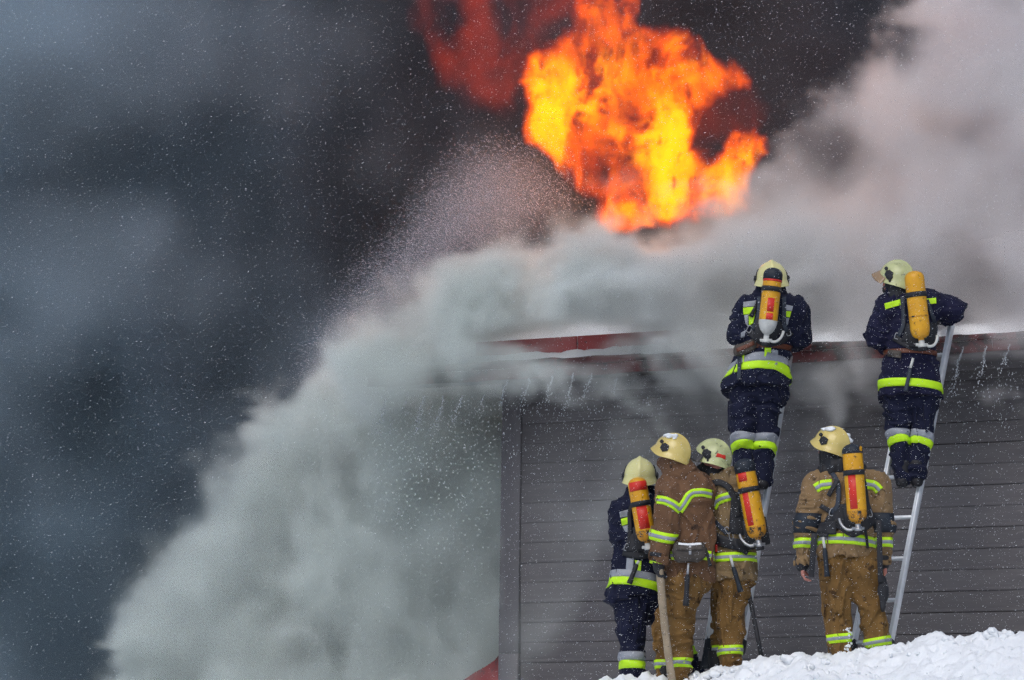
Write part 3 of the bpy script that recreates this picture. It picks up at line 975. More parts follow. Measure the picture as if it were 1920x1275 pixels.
# ------------------------------------------------------------------ cloth and body shapes grown on a voxel field
class Field:
    def __init__(s, lo, hi, h):
        s.h = h
        s.lo = np.asarray(lo, float)
        s.n = np.ceil((np.asarray(hi) - s.lo) / h).astype(int) + 1
        s.a = np.full(tuple(s.n), 0.25, np.float32)
        s.ax = [np.asarray(s.lo[k] + h * np.arange(s.n[k]), np.float32) for k in range(3)]
    def block(s, lo, hi):
        i0 = np.clip(np.floor((np.asarray(lo) - s.lo) / s.h).astype(int), 0, s.n)
        i1 = np.clip(np.ceil((np.asarray(hi) - s.lo) / s.h).astype(int) + 1, 0, s.n)
        sl = tuple(slice(a, b) for a, b in zip(i0, i1))
        if any(b <= a for a, b in zip(i0, i1)):
            return None, None
        G = np.meshgrid(*[s.ax[k][sl[k]] for k in range(3)], indexing='ij')
        return sl, G
    def cone(s, a, b, ra, rb, q=1.0, k=0.03, sub=False, qx=1.0):
        """tapered round limb; q flattens it in depth; smooth union."""
        a, b = np.asarray(a, float), np.asarray(b, float)
        m = max(ra, rb) * max(1, q, qx) + k * 2 + 0.03
        sl, G = s.block(np.minimum(a, b) - m, np.maximum(a, b) + m)
        if sl is None:
            return
        X, Y, Z = (G[0] - a[0]) / qx, (G[1] - a[1]) / q, G[2] - a[2]
        e = (b - a) / np.array([qx, q, 1.0])
        t = np.clip((X * e[0] + Y * e[1] + Z * e[2]) / (e @ e + 1e-9), 0, 1)
        d = np.sqrt((X - t * e[0]) ** 2 + (Y - t * e[1]) ** 2 + (Z - t * e[2]) ** 2) - (ra + (rb - ra) * t)
        o = s.a[sl]
        if sub:
            s.a[sl] = np.maximum(o, -d)
        elif k > 0:
            hh = np.clip(0.5 + 0.5 * (o - d) / k, 0, 1)
            s.a[sl] = o * (1 - hh) + d * hh - k * hh * (1 - hh)
        else:
            s.a[sl] = np.minimum(o, d)
    def cut(s, p, n):
        """keep the side the normal points away from."""
        n = np.asarray(n, float); n /= np.linalg.norm(n)
        d = ((s.ax[0] - p[0]) * n[0])[:, None, None] + ((s.ax[1] - p[1]) * n[1])[None, :, None] + ((s.ax[2] - p[2]) * n[2])[None, None, :]
        s.a = np.maximum(s.a, d.astype(np.float32))
    def folds(s, amp, seed, fx=7.0, fz=15.0):
        near = np.abs(s.a) < 0.05
        idx = np.argwhere(near)
        P = (s.lo + idx * s.h).astype(np.float32)
        w = np.stack([vnoise(P * 5.0, seed + 7), vnoise(P * 5.0, seed + 8), vnoise(P * 5.0, seed + 9)], -1) - 0.5
        Q = P + 0.14 * w
        across = fbm(Q * np.array([fx * 0.7, fx * 0.6, fz], np.float32), 2, seed, mode='ridge')      # creases lying across the limb
        along = fbm(Q * np.array([fz * 0.9, fz * 0.8, fx * 0.45], np.float32), 2, seed + 5, mode='ridge')   # hanging folds
        mixw = smooth(0.35, 0.65, vnoise(P * 3.0, seed + 4))
        r = across * mixw + along * (1 - mixw)
        r = smooth(0.45, 0.95, r) ** 1.3
        lo_ = vnoise(P * 6.0, seed + 3) - 0.5
        s.a[near] += (-amp * 2.3 * (r - 0.35) - amp * 1.6 * lo_).astype(np.float32)
    def copy(s):
        f = object.__new__(Field)
        f.h, f.lo, f.n, f.ax, f.a = s.h, s.lo, s.n, s.ax, s.a.copy()
        return f
    def union(s, o, k=0.03):
        hh = np.clip(0.5 + 0.5 * (s.a - o.a) / k, 0, 1)
        s.a = s.a * (1 - hh) + o.a * hh - k * hh * (1 - hh)
    def at(s, P):
        g = (np.asarray(P, float) - s.lo) / s.h
        g = np.clip(g, 0, np.array(s.n) - 1.001)
        i = g.astype(int); f = g - i
        a = s.a
        x, y, z = i[..., 0], i[..., 1], i[..., 2]
        fx, fy, fz = f[..., 0], f[..., 1], f[..., 2]
        c = 0
        for dx in (0, 1):
            for dy in (0, 1):
                for dz in (0, 1):
                    c = c + a[x + dx, y + dy, z + dz] * (fx if dx else 1 - fx) * (fy if dy else 1 - fy) * (fz if dz else 1 - fz)
        return c
    def mesh(s, name):
        a = s.a
        ins = a < 0
        n = a.shape
        cnt = np.zeros(tuple(k - 1 for k in n), np.int8)
        for dx in (0, 1):
            for dy in (0, 1):
                for dz in (0, 1):
                    cnt += ins[dx:n[0] - 1 + dx, dy:n[1] - 1 + dy, dz:n[2] - 1 + dz]
        act = (cnt > 0) & (cnt < 8)
        cells = np.argwhere(act)
        vid = np.full(act.shape, -1, np.int32)
        vid[act] = np.arange(len(cells))
        acc = np.zeros((len(cells), 3)); num = np.zeros(len(cells))
        cor = [(0, 0, 0), (1, 0, 0), (0, 1, 0), (1, 1, 0), (0, 0, 1), (1, 0, 1), (0, 1, 1), (1, 1, 1)]
        val = np.stack([a[cells[:, 0] + c[0], cells[:, 1] + c[1], cells[:, 2] + c[2]] for c in cor], 1)
        for i in range(8):
            for j in range(i + 1, 8):
                if sum(abs(p - q) for p, q in zip(cor[i], cor[j])) == 1:
                    va, vb = val[:, i], val[:, j]
                    m = (va < 0) != (vb < 0)
                    t = np.where(m, va / np.where(m, va - vb, 1), 0)
                    p = np.array(cor[i]) + t[:, None] * (np.array(cor[j]) - np.array(cor[i]))
                    acc += p * m[:, None]; num += m
        V = s.lo + (cells + acc / np.maximum(num, 1)[:, None]) * s.h
        quads = []
        for ax in range(3):
            b, c = [(1, 2), (2, 0), (0, 1)][ax]
            sl0 = [slice(None)] * 3; sl1 = [slice(None)] * 3
            sl0[ax] = slice(0, n[ax] - 1); sl1[ax] = slice(1, n[ax])
            ch = ins[tuple(sl0)] != ins[tuple(sl1)]
            e = np.argwhere(ch)
            e = e[(e[:, b] > 0) & (e[:, b] < n[b] - 1) & (e[:, c] > 0) & (e[:, c] < n[c] - 1)]
            def vv(db, dc):
                q = e.copy(); q[:, b] += db; q[:, c] += dc
                return vid[q[:, 0], q[:, 1], q[:, 2]]
            q = np.stack([vv(-1, -1), vv(0, -1), vv(0, 0), vv(-1, 0)], 1)
            fl = ~ins[e[:, 0], e[:, 1], e[:, 2]]
            q[fl] = q[fl][:, ::-1]
            quads.append(q)
        return new_mesh(name, V, np.concatenate(quads), True)

# ------------------------------------------------------------------ materials of kit
M_NAVY = surf('navy_turnout_cloth', (0.0085, 0.011, 0.034), (0.005, 0.007, 0.022), 0.8, 10.0, 8.0, 0.75, 38.0, sheen=0.03, spec=0.2, bdist=0.014,
              c3=(0.035, 0.04, 0.06), spot=0.66, spot_scale=34)
M_NAVY2 = surf('navy_violet_turnout_cloth', (0.009, 0.010, 0.038), (0.006, 0.0065, 0.024), 0.8, 10.0, 8.0, 0.75, 38.0, sheen=0.03, spec=0.2, bdist=0.014,
               c3=(0.035, 0.036, 0.065), spot=0.66, spot_scale=34)
M_TAN = surf('tan_turnout_cloth', (0.255, 0.168, 0.085), (0.190, 0.120, 0.060), 0.85, 7.0, 8.0, 0.75, 38.0, sheen=0.03, spec=0.2, bdist=0.014,
             c3=(0.06, 0.038, 0.022), spot=0.585, spot_scale=9)
M_OLIVE = surf('olive_tan_turnout_cloth', (0.24, 0.168, 0.088), (0.175, 0.12, 0.062), 0.85, 7.0, 8.0, 0.75, 38.0, sheen=0.03, spec=0.2, bdist=0.014,
               c3=(0.06, 0.042, 0.024), spot=0.585, spot_scale=9)
M_BROWN = surf('brown_turnout_cloth', (0.170, 0.092, 0.050), (0.115, 0.062, 0.035), 0.85, 7.0, 8.0, 0.75, 38.0, sheen=0.03, spec=0.2, bdist=0.014,
               c3=(0.045, 0.026, 0.018), spot=0.585, spot_scale=9)
M_OCHRE = surf('ochre_trouser_cloth', (0.205, 0.115, 0.036), (0.125, 0.068, 0.022), 0.85, 6.0, 8.0, 0.75, 38.0, sheen=0.03, spec=0.2, bdist=0.014,
               c3=(0.055, 0.03, 0.013), spot=0.57, spot_scale=8)
M_NEON = surf('fluorescent_tape', (0.52, 0.86, 0.012), (0.47, 0.78, 0.012), 0.6, 12.0, 5.0, 0.2, 150.0, bdist=0.003, c3=(0.20, 0.30, 0.03), spot=0.70, spot_scale=30)
M_SILV = surf('silver_tape', (0.30, 0.32, 0.36), (0.24, 0.26, 0.30), 0.45, 14.0, 5.0, 0.25, 150.0, bdist=0.003, c3=(0.12, 0.12, 0.13), spot=0.70, spot_scale=30)
M_BLACK = surf('black_webbing', (0.012, 0.013, 0.017), (0.02, 0.021, 0.026), 0.65, 14.0, 6.0, 0.35, 200.0, bdist=0.003, c3=(0.09, 0.095, 0.10), spot=0.69, spot_scale=40)
M_SLATE = surf('slate_blue_webbing', (0.035, 0.045, 0.065), (0.022, 0.03, 0.045), 0.65, 14.0, 6.0, 0.35, 200.0, bdist=0.003)
M_PAD = surf('dark_elbow_pad', (0.014, 0.021, 0.032), (0.010, 0.015, 0.024), 0.6, 14.0, 6.0, 0.3, 120.0, bdist=0.003, c3=(0.06, 0.07, 0.08), spot=0.68, spot_scale=30)
M_CYL = surf('yellow_cylinder_paint', (0.70, 0.36, 0.012), (0.58, 0.27, 0.010), 0.42, 8.0, 6.0, 0.15, 60.0, c3=(0.10, 0.05, 0.014), spot=0.60, spot_scale=30, coat=0.1)
M_CYLSC = surf('scuffed_cylinder_paint', (0.60, 0.27, 0.012), (0.45, 0.2, 0.012), 0.5, 10.0, 7.0, 0.3, 60.0, c3=(0.02, 0.02, 0.02), spot=0.52, spot_scale=22)
M_LABEL = surf('red_label', (0.62, 0.030, 0.016), (0.52, 0.022, 0.014), 0.45, 12.0, 5.0, 0.1, 60.0, c3=(0.2, 0.02, 0.02), spot=0.68, spot_scale=40)
M_WHITE = surf('frosted_white_metal', (0.62, 0.63, 0.60), (0.45, 0.46, 0.45), 0.5, 18.0, 7.0, 0.4, 60.0, c3=(0.16, 0.16, 0.16), spot=0.66, spot_scale=40)
M_STEEL = surf('dull_steel', (0.42, 0.43, 0.45), (0.28, 0.29, 0.31), 0.35, 18.0, 6.0, 0.1, 60.0, metal=0.7)
M_HLIME = surf('pale_lime_helmet', (0.68, 0.65, 0.30), (0.58, 0.55, 0.25), 0.32, 6.0, 7.0, 0.05, 40.0, coat=0.3, c3=(0.30, 0.31, 0.15), spot=0.66, spot_scale=18)
M_HGRIME = surf('grimy_lime_helmet', (0.56, 0.59, 0.29), (0.36, 0.38, 0.19), 0.38, 9.0, 8.0, 0.08, 40.0, coat=0.2, c3=(0.10, 0.11, 0.06), spot=0.59, spot_scale=16)
M_HYEL = surf('cream_yellow_helmet', (0.63, 0.50, 0.16), (0.56, 0.43, 0.13), 0.30, 6.0, 7.0, 0.05, 40.0, coat=0.35, c3=(0.36, 0.27, 0.10), spot=0.68, spot_scale=18)
M_LEATHER = surf('brown_leather', (0.13, 0.035, 0.014), (0.07, 0.022, 0.012), 0.5, 12.0, 6.0, 0.3, 90.0)
M_POUCH = surf('worn_grey_leather', (0.075, 0.062, 0.052), (0.04, 0.034, 0.03), 0.6, 16.0, 7.0, 0.5, 90.0, c3=(0.45, 0.46, 0.47), spot=0.62, spot_scale=26)
M_SKIN = surf('cold_skin', (0.50, 0.22, 0.17), (0.40, 0.15, 0.12), 0.5, 20.0, 5.0, 0.1, 80.0)
M_HOSE = surf('canvas_hose', (0.36, 0.29, 0.20), (0.25, 0.20, 0.14), 0.85, 12.0, 8.0, 0.5, 160.0, c3=(0.09, 0.075, 0.055), spot=0.60, spot_scale=14)
M_VISOR = surf('smoky_visor', (0.07, 0.065, 0.06), (0.05, 0.045, 0.04), 0.15, 8.0, 4.0, 0.0, spec=0.6)
M_AMBER = surf('amber_visor', (0.33, 0.22, 0.12), (0.24, 0.16, 0.09), 0.3, 8.0, 4.0, 0.0, spec=0.6)
M_FROST = surf('clinging_snow', (0.86, 0.88, 0.90), (0.75, 0.78, 0.81), 0.8, 30.0, 6.0, 0.5, 120.0, bdist=0.005)
M_BOOT = surf('black_boot', (0.007, 0.007, 0.010), (0.014, 0.014, 0.018), 0.6, 12.0, 6.0, 0.2, 60.0, c3=(0.6, 0.62, 0.64), spot=0.66, spot_scale=16)

# ------------------------------------------------------------------ a fire fighter, posed joint by joint
class Person:
    def __init__(s, label, depth_at, v, base):
        y = wallray(*depth_at, v)[1]
        s.D = y
        s.k = y / FPX
        s.o = at(base[0], base[1], y)
        s.root = empty('person', s.o, label, 'person', 'fire crew at the burning house')
        s.fields = {}
    def p(s, x, y, dy=0.0):
        return at(x, y, s.D + dy) - s.o
    def world(s, x, y, dy=0.0):
        return at(x, y, s.D + dy)
    def field(s, pts, margin, h):
        P = np.array([s.p(*q) for q in pts])
        return Field(P.min(0) - margin, P.max(0) + margin, h)
    def grow(s, f, limbs, k=0.03):
        """limbs: ((x,y,dy), (x,y,dy), r_px, r_px[, q])"""
        for L in limbs:
            a, b, ra, rb = L[:4]
            q = L[4] if len(L) > 4 else 1.0
            f.cone(s.p(*a), s.p(*b), ra * s.k, rb * s.k, q, k)
        return f
    def part(s, name, me, mat, parent=None, label=None):
        o = add(name, me, mat, parent or s.root)
        if label:
            o['label'] = label
        return o
    # --- tape round a limb or the trunk
    def band(s, name, f, left, right, dy, w, mat, tilt=-0.12, off=0.008, sag=0.0, n=64, rmax=0.42, parent=None):
        a, b = s.p(*left, dy), s.p(*right, dy)
        c = (a + b) / 2
        rx = (b - a) / np.linalg.norm(b - a)
        fy = np.array([0, 1.0, tilt]); fy -= rx * (fy @ rx); fy /= np.linalg.norm(fy)
        up = np.cross(rx, fy)
        A = np.linspace(0, 2 * math.pi, n, endpoint=False)
        dirs = np.cos(A)[:, None] * rx + np.sin(A)[:, None] * fy
        T = np.linspace(0.005, rmax, 90)
        hw = w * s.k / 2
        rows = []
        for t, o_ in ((-hw, -0.004), (-hw, off), (-hw * 0.3, off + 0.001), (hw * 0.3, off + 0.001), (hw, off), (hw, -0.004)):
            base = c + up * t
            P = base + dirs[:, None, :] * T[None, :, None]
            d = f.at(P)
            inside = d < 0
            first_out = np.argmax(~inside & (np.cumsum(inside, 1) > 0), axis=1)
            first_out = np.where(first_out == 0, 1, first_out)
            i = np.arange(n)
            d0, d1 = d[i, first_out - 1], d[i, first_out]
            tt = T[first_out - 1] + (T[first_out] - T[first_out - 1]) * np.clip(-d0 / (d1 - d0 + 1e-9), 0, 1)
            for _ in range(3):
                tt = np.maximum((np.roll(tt, 1) + 2 * tt + np.roll(tt, -1)) / 4, tt - 0.004)
            rows.append(base + dirs * (tt + o_)[:, None] + up * (sag * s.k * np.cos(A) ** 2)[:, None])
        V = np.concatenate(rows)
        return s.part(name, new_mesh(name, V, grid_faces(len(rows), n, True), True), mat, parent)
    # --- something lying on the cloth as seen from behind: a strip through pixel points, or a quad
    def hit(s, f, XY, lo=-0.55, hi=0.5):
        XY = np.asarray(XY, float)
        sh = XY.shape[:-1]
        q = XY.reshape(-1, 2)
        T = np.linspace(lo, hi, 170)
        d0 = np.array([ray(x, y) for x, y in q])
        P = d0[:, None, :] * ((s.D + T)[None, :, None] / d0[:, 1][:, None, None]) - s.o
        d = f.at(P)
        ins = d < 0
        has = ins.any(1)
        i = np.maximum(np.argmax(ins, 1), 1)
        r = np.arange(len(q))
        a, b = d[r, i - 1], d[r, i]
        t = T[i - 1] + (T[i] - T[i - 1]) * np.clip(a / (a - b + 1e-9), 0, 1)
        if has.any():
            bad = np.where(~has)[0]
            good = np.where(has)[0]
            for j in bad:
                t[j] = t[good[np.argmin(((q[good] - q[j]) ** 2).sum(1))]]
        else:
            t[:] = 0
        return t.reshape(sh)
    def drape(s, name, f, XY, mat, off=0.006, thick=0.008, parent=None, soften=1):
        XY = np.asarray(XY, float)                    # (n, m, 2)
        t = s.hit(f, XY)
        for _ in range(soften):
            for ax in (0, 1):
                if t.shape[ax] > 2:
                    u = t.copy()
                    sl = lambda a, b: tuple(slice(a, b) if k == ax else slice(None) for k in (0, 1))
                    u[sl(1, -1)] = (t[sl(0, -2)] + 2 * t[sl(1, -1)] + t[sl(2, None)]) / 4
                    t = np.minimum(u, t + 0.004)
        n, m = t.shape
        P1 = np.array([[s.p(XY[i, j, 0], XY[i, j, 1], t[i, j] - off) for j in range(m)] for i in range(n)])
        P2 = np.array([[s.p(XY[i, j, 0], XY[i, j, 1], t[i, j] - off + thick) for j in range(m)] for i in range(n)])
        return s.part(name, new_mesh(name, *slab(P1, P2), True), mat, parent)
    def quad(s, name, f, c, mat, n=8, m=8, **kw):
        """c: top left, top right, bottom right, bottom left in pixels"""
        c = np.asarray(c, float)
        a = np.linspace(0, 1, n)[:, None, None]; b = np.linspace(0, 1, m)[None, :, None]
        XY = (c[0] * (1 - b) + c[1] * b) * (1 - a) + (c[3] * (1 - b) + c[2] * b) * a
        return s.drape(name, f, XY, mat, **kw)
    def strip(s, name, f, pts, w, mat, m=4, dens=4.0, **kw):
        pts = np.asarray(pts, float)
        seg = np.linalg.norm(np.diff(pts, axis=0), axis=1)
        L = np.concatenate([[0], np.cumsum(seg)])
        n = max(4, int(L[-1] / dens))
        t = np.linspace(0, L[-1], n)
        C = np.stack([np.interp(t, L, pts[:, k]) for k in (0, 1)], 1)
        for _ in range(2):
            C[1:-1] = (C[:-2] + 2 * C[1:-1] + C[2:]) / 4
        T = np.gradient(C, axis=0); T /= np.linalg.norm(T, axis=1)[:, None] + 1e-9
        Nn = np.stack([-T[:, 1], T[:, 0]], 1)
        ww = np.interp(t, L, np.broadcast_to(np.asarray(w, float), (len(pts),)))
        b = np.linspace(0.5, -0.5, m)
        XY = C[:, None] + Nn[:, None] * (ww[:, None] * b[None])[..., None]
        return s.drape(name, f, XY, mat, **kw)

def slab(P1, P2):
    n, m = P1.shape[:2]
    V = np.concatenate([P1.reshape(-1, 3), P2.reshape(-1, 3)])
    F = grid_faces(n, m)
    o = n * m
    ring = [(0, j) for j in range(m)] + [(i, m - 1) for i in range(1, n)] + [(n - 1, j) for j in range(m - 2, -1, -1)] + [(i, 0) for i in range(n - 2, 0, -1)]
    r = np.array([i * m + j for i, j in ring])
    r2 = np.roll(r, -1)
    return V, [F[:, ::-1], F + o, np.stack([r, r2, r2 + o, r + o], 1)]

# --- helmet: dome with crest, flared rim that dips at ears and nape
def helmet(P, centre, size, yaw, pitch, roll, mat, visor=None, snow=False, dy=0.0, knobs=True, label=None, red_tab=False, plate=True):
    c = P.p(centre[0], centre[1], dy)
    k = size * P.k
    R = np.array((Matrix.Rotation(yaw, 3, 'Z') @ Matrix.Rotation(pitch, 3, 'X') @ Matrix.Rotation(roll, 3, 'Y')))
    def shell(th, ph, push=0.0):
        """th from the crown down, ph round: 0 = front (+y)."""
        cf = np.cos(ph)
        front = np.clip(cf, 0, 1) ** 2
        back = np.clip(-cf, 0, 1) ** 2
        side = np.sin(ph) ** 2
        tmax = np.radians(84) * front + np.radians(119) * back + np.radians(111) * side
        t = th * tmax
        x = np.sin(t) * np.sin(ph) * 0.485
        y = np.sin(t) * cf * (0.60 * (cf > 0) + 0.56 * (cf <= 0))
        z = np.cos(t) * 0.56
        low = np.clip(t - math.pi / 2, 0, None)
        w_ = 1 + 0.35 * low * side + 0.12 * low * back            # skirt falls nearly straight
        x, y = x * w_, y * w_
        fl = smooth(0.84, 1.0, th)
        rr = np.sqrt(x * x + y * y) + 1e-9
        out = fl * (0.035 + 0.075 * front ** 2 + 0.035 * back)
        x, y = x * (1 + out / rr), y * (1 + out / rr)
        z = z - fl * 0.03 * front
        ridge = np.exp(-(x / 0.075) ** 2) * (0.055 * smooth(1.0, 0.75, th)) * (cf ** 2 * np.clip(th * 4, 0, 1) + (1 - np.clip(th * 4, 0, 1)))
        nrm = np.stack([x, y, z * 0.8], -1)
        nrm = nrm / (np.linalg.norm(nrm, axis=-1, keepdims=True) + 1e-9)
        Q = np.stack([x, y, z], -1) + nrm * (ridge + push)[..., None]
        return c + (Q * k) @ R.T
    nt_, np_ = 22, 56
    th, ph = np.meshgrid(np.linspace(0, 1, nt_), np.arange(np_) * 2 * math.pi / np_, indexing='ij')
    Vo = shell(th, ph, np.zeros_like(th)).reshape(-1, 3)
    Vi = shell(th, ph, np.full_like(th, -0.04)).reshape(-1, 3)
    F = grid_faces(nt_, np_, True)
    n = len(Vo)
    b = (nt_ - 1) * np_ + np.arange(np_); b2 = (nt_ - 1) * np_ + (np.arange(np_) + 1) % np_
    hm = P.part('helmet', new_mesh('helmet', np.concatenate([Vo, Vi]), [F[:, ::-1], F + n, np.stack([b, b + n, b2 + n, b2], 1)[:, ::-1]], True), mat, label=label)
    # rolled rim
    rim = shell(np.full(np_, 1.0), np.arange(np_) * 2 * math.pi / np_, np.zeros(np_))
    rim = np.concatenate([rim, rim[:2]])
    P.part('rim', new_mesh('rim', *tube_geo(rim, 0.016 * k, 6, False), True), mat, hm)
    def patch(name, poly, m_, push=0.012, tk=0.02):
        poly = np.array(poly, float)                                      # (th, ph in degrees)
        cen = poly.mean(0)
        rings = [cen + (poly - cen) * s_ for s_ in (0.02, 0.4, 0.75, 1.0)]
        A = np.stack(rings)
        t_, p_ = A[..., 0], np.radians(A[..., 1])
        T1 = shell(t_, p_, np.full_like(t_, push + tk)); 
        B1 = shell(t_[-1:], p_[-1:], np.full_like(t_[-1:], -0.005))
        V = np.concatenate([T1.reshape(-1, 3), B1.reshape(-1, 3)])
        P.part(name, new_mesh(name, V, grid_faces(5, len(poly), True), True), m_, hm)
    for sgn in (1, -1):
        if plate:
            patch('side_plate', [(0.60, sgn * 82), (0.66, sgn * 72), (0.78, sgn * 70), (0.86, sgn * 82), (0.80, sgn * 97), (0.66, sgn * 98)][::sgn], M_BLACK)
            patch('visor_pivot', [(0.60 + 0.055 * math.cos(a), sgn * (66 + 7 * math.sin(a))) for a in np.linspace(0, 6.28, 9)[:-1]][::sgn], M_BLACK, 0.03, 0.02)
        if knobs:
            q = shell(np.array([0.80]), np.array([math.radians(sgn * 90)]), np.array([0.045]))[0]
            d = q - c; d[2] = 0; d /= np.linalg.norm(d)
            V, F_ = merge_geo([lathe_geo(q - d * 0.02, q + d * 0.03, [(0, 0.0), (0, 0.10 * k), (0.022, 0.10 * k), (0.03, 0.06 * k), (0.031, 0.0)], 12, hint=(0, 0, 1)),
                               bar_geo(q - d * 0.004, q - d * 0.004 + np.array([0, 0, -0.17 * k]), 0.10 * k, 0.06 * k)])
            P.part('lamp_clip', new_mesh('lamp_clip', V, F_, False), M_BLACK, hm)
    if red_tab:
        patch('red_tab', [(0.66, -118), (0.66, -150), (0.77, -150), (0.77, -115)][::-1], M_LABEL, 0.006, 0.01)
        patch('red_tab', [(0.66, 118), (0.66, 150), (0.77, 150), (0.77, 115)], M_LABEL, 0.006, 0.01)
    if visor:
        # raised visor: a curved shield standing out over the brow
        A_, B_ = np.meshgrid(np.linspace(0, 1, 8), np.radians(np.linspace(-78, 78, 17)), indexing='ij')
        t0 = shell(np.full_like(A_, visor[0]), B_, np.full_like(A_, 0.02))
        t1 = shell(np.full_like(A_, visor[1]), B_, np.full_like(A_, visor[2]))
        G = t0 * (1 - A_[..., None]) + t1 * A_[..., None]
        cen = c
        G2 = G + (cen - G) * 0.025
        P.part('visor', new_mesh('visor', *slab(G, G2), True), visor[3], hm)
    if snow:
        rng = np.random.default_rng(int(centre[0]))
        Vs, Fs = [], []
        for (tt, pp, r_) in snow:
            for j in range(7):
                q = shell(np.array([max(0, tt + rng.normal(0, 0.05))]), np.array([math.radians(pp + rng.normal(0, 10))]), np.array([0.01]))[0]
                d = 1 + 0.9 * (vnoise(ICO * 1.6 + rng.random(3) * 40) - 0.5)
                Vs.append(ICO * d[:, None] * r_ * P.k * (0.4 + 0.6 * rng.random()) * np.array([1, 1, 0.55]) + q)
                Fs.append(ICOF + len(Fs) * len(ICO))
        P.part('clinging_snow', new_mesh('clinging_snow', np.concatenate(Vs), np.concatenate(Fs), True), M_FROST, hm)
    return hm

# --- fingers, palm and thumb grown into a field
def hand_limbs(wrist, d, across, k, curl=0.5, inward=None):
    """list of cones in metres: wrist point, hand direction, direction across the palm towards the thumb, curl axis."""
    d = np.asarray(d, float); d /= np.linalg.norm(d)
    a = np.asarray(across, float); a -= d * (a @ d); a /= np.linalg.norm(a)
    nrm = np.cross(d, a) if inward is None else np.asarray(inward, float)
    nrm = nrm - d * (nrm @ d) - a * (nrm @ a); nrm /= np.linalg.norm(nrm)
    out = []
    w = np.asarray(wrist, float)
    for o_ in (-0.028, -0.008, 0.012, 0.028):
        out.append((w + a * o_ * 0.55, w + d * 0.085 + a * o_, 0.020, 0.016))
    for i, (o_, L) in enumerate(((-0.033, 0.062), (-0.011, 0.078), (0.011, 0.084), (0.032, 0.074))):
        p = w + d * 0.088 + a * o_
        ang = 0.0
        for seg, fr in enumerate((0.45, 0.32, 0.23)):
            ang += curl * (0.55, 0.9, 0.7)[seg]
            q = p + (d * math.cos(ang) + nrm * math.sin(ang)) * L * fr * 1.05
            out.append((p, q, 0.0098 - 0.0012 * seg, 0.0092 - 0.0012 * seg))
            p = q
    p = w + d * 0.025 + a * 0.030
    for seg, (L, sp) in enumerate(((0.042, 0.75), (0.032, 0.45), (0.026, 0.3))):
        q = p + (d * 0.8 + a * sp + nrm * curl * (0.3 + 0.3 * seg)) / np.linalg.norm(d * 0.8 + a * sp + nrm * curl * (0.3 + 0.3 * seg)) * L
        out.append((p, q, 0.0125 - 0.0012 * seg, 0.0115 - 0.0012 * seg))
        p = q
    return out

def face_limbs(P, c, yaw, dy=0.0, s=1.0):
    """skull, jaw, nose, brow, ears round the head centre (pixels)."""
    o = P.p(c[0], c[1], dy)
    cy_, sy_ = math.cos(yaw), math.sin(yaw)
    def q(x, y, z):
        return o + np.array([x * cy_ - y * sy_, x * sy_ + y * cy_, z]) * s
    return [(q(0, -0.015, 0.03), q(0, 0.02, 0.03), 0.085, 0.080), (q(0, 0.035, -0.03), q(0, 0.055, -0.075), 0.062, 0.042),
            (q(0, 0.098, 0.015), q(0, 0.118, -0.022), 0.010, 0.016), (q(-0.035, 0.088, 0.028), q(0.035, 0.088, 0.028), 0.014, 0.014),
            (q(-0.020, 0.097, -0.052), q(0.020, 0.097, -0.052), 0.009, 0.009),
            (q(0.078, 0, 0.015), q(0.082, -0.008, -0.02), 0.014, 0.010), (q(-0.078, 0, 0.015), q(-0.082, -0.008, -0.02), 0.014, 0.010)]

def body_mesh(P, head, yaw, neck, trunk, arms, hands, legs, h=0.014, hdy=0.0):
    """one continuous body: head, neck, trunk, arms with hands, legs (mostly inside the clothes)."""
    pts = [head, neck] + [q for L in trunk + arms + legs for q in L[:2]]
    pts = [q if len(q) == 3 else (*q, 0) for q in pts]
    f = P.field(pts, 0.22, h)
    for L in face_limbs(P, head, yaw, hdy):
        f.cone(L[0], L[1], L[2], L[3], 1.0, 0.02)
    P.grow(f, [(tuple(head) + (hdy,), neck, 12, 13)], 0.02)
    P.grow(f, trunk, 0.05)
    P.grow(f, arms, 0.03)
    P.grow(f, legs, 0.03)
    for H in hands:
        for L in H:
            f.cone(L[0], L[1], L[2], L[3], 1.0, 0.006)
    return P.part('body', f.mesh('body'), M_SKIN)

def glove(P, limbs, mat, extra=(), h=0.0055, name='glove', cuff=None):
    pts = np.array([q for L in limbs for q in L[:2]])
    f = Field(pts.min(0) - 0.06, pts.max(0) + 0.06, h)
    for L in limbs:
        f.cone(L[0], L[1], L[2] + 0.003, L[3] + 0.003, 1.0, 0.006)
    for L in extra:
        f.cone(*L, 1.0, 0.01)
    return P.part(name, f.mesh(name), mat)

def boots(P, feet, mat=None, h=0.009):
    for (heel, toe, ankle) in feet:
        pts = [heel, toe, ankle]
        f = P.field(pts, 0.09, h)
        P.grow(f, [(heel, toe, 10.0, 9.5, 1.0), (ankle, heel, 14, 11), (ankle, (ankle[0], ankle[1] - 14, ankle[2]), 15, 16)], 0.025)
        lowest = min(P.p(*heel)[2], P.p(*toe)[2]) - 9.5 * P.k
        f.cut(np.array([0, 0, lowest]), (0, 0, -1))
        b = P.part('boot', f.mesh('boot'), mat or M_BOOT)

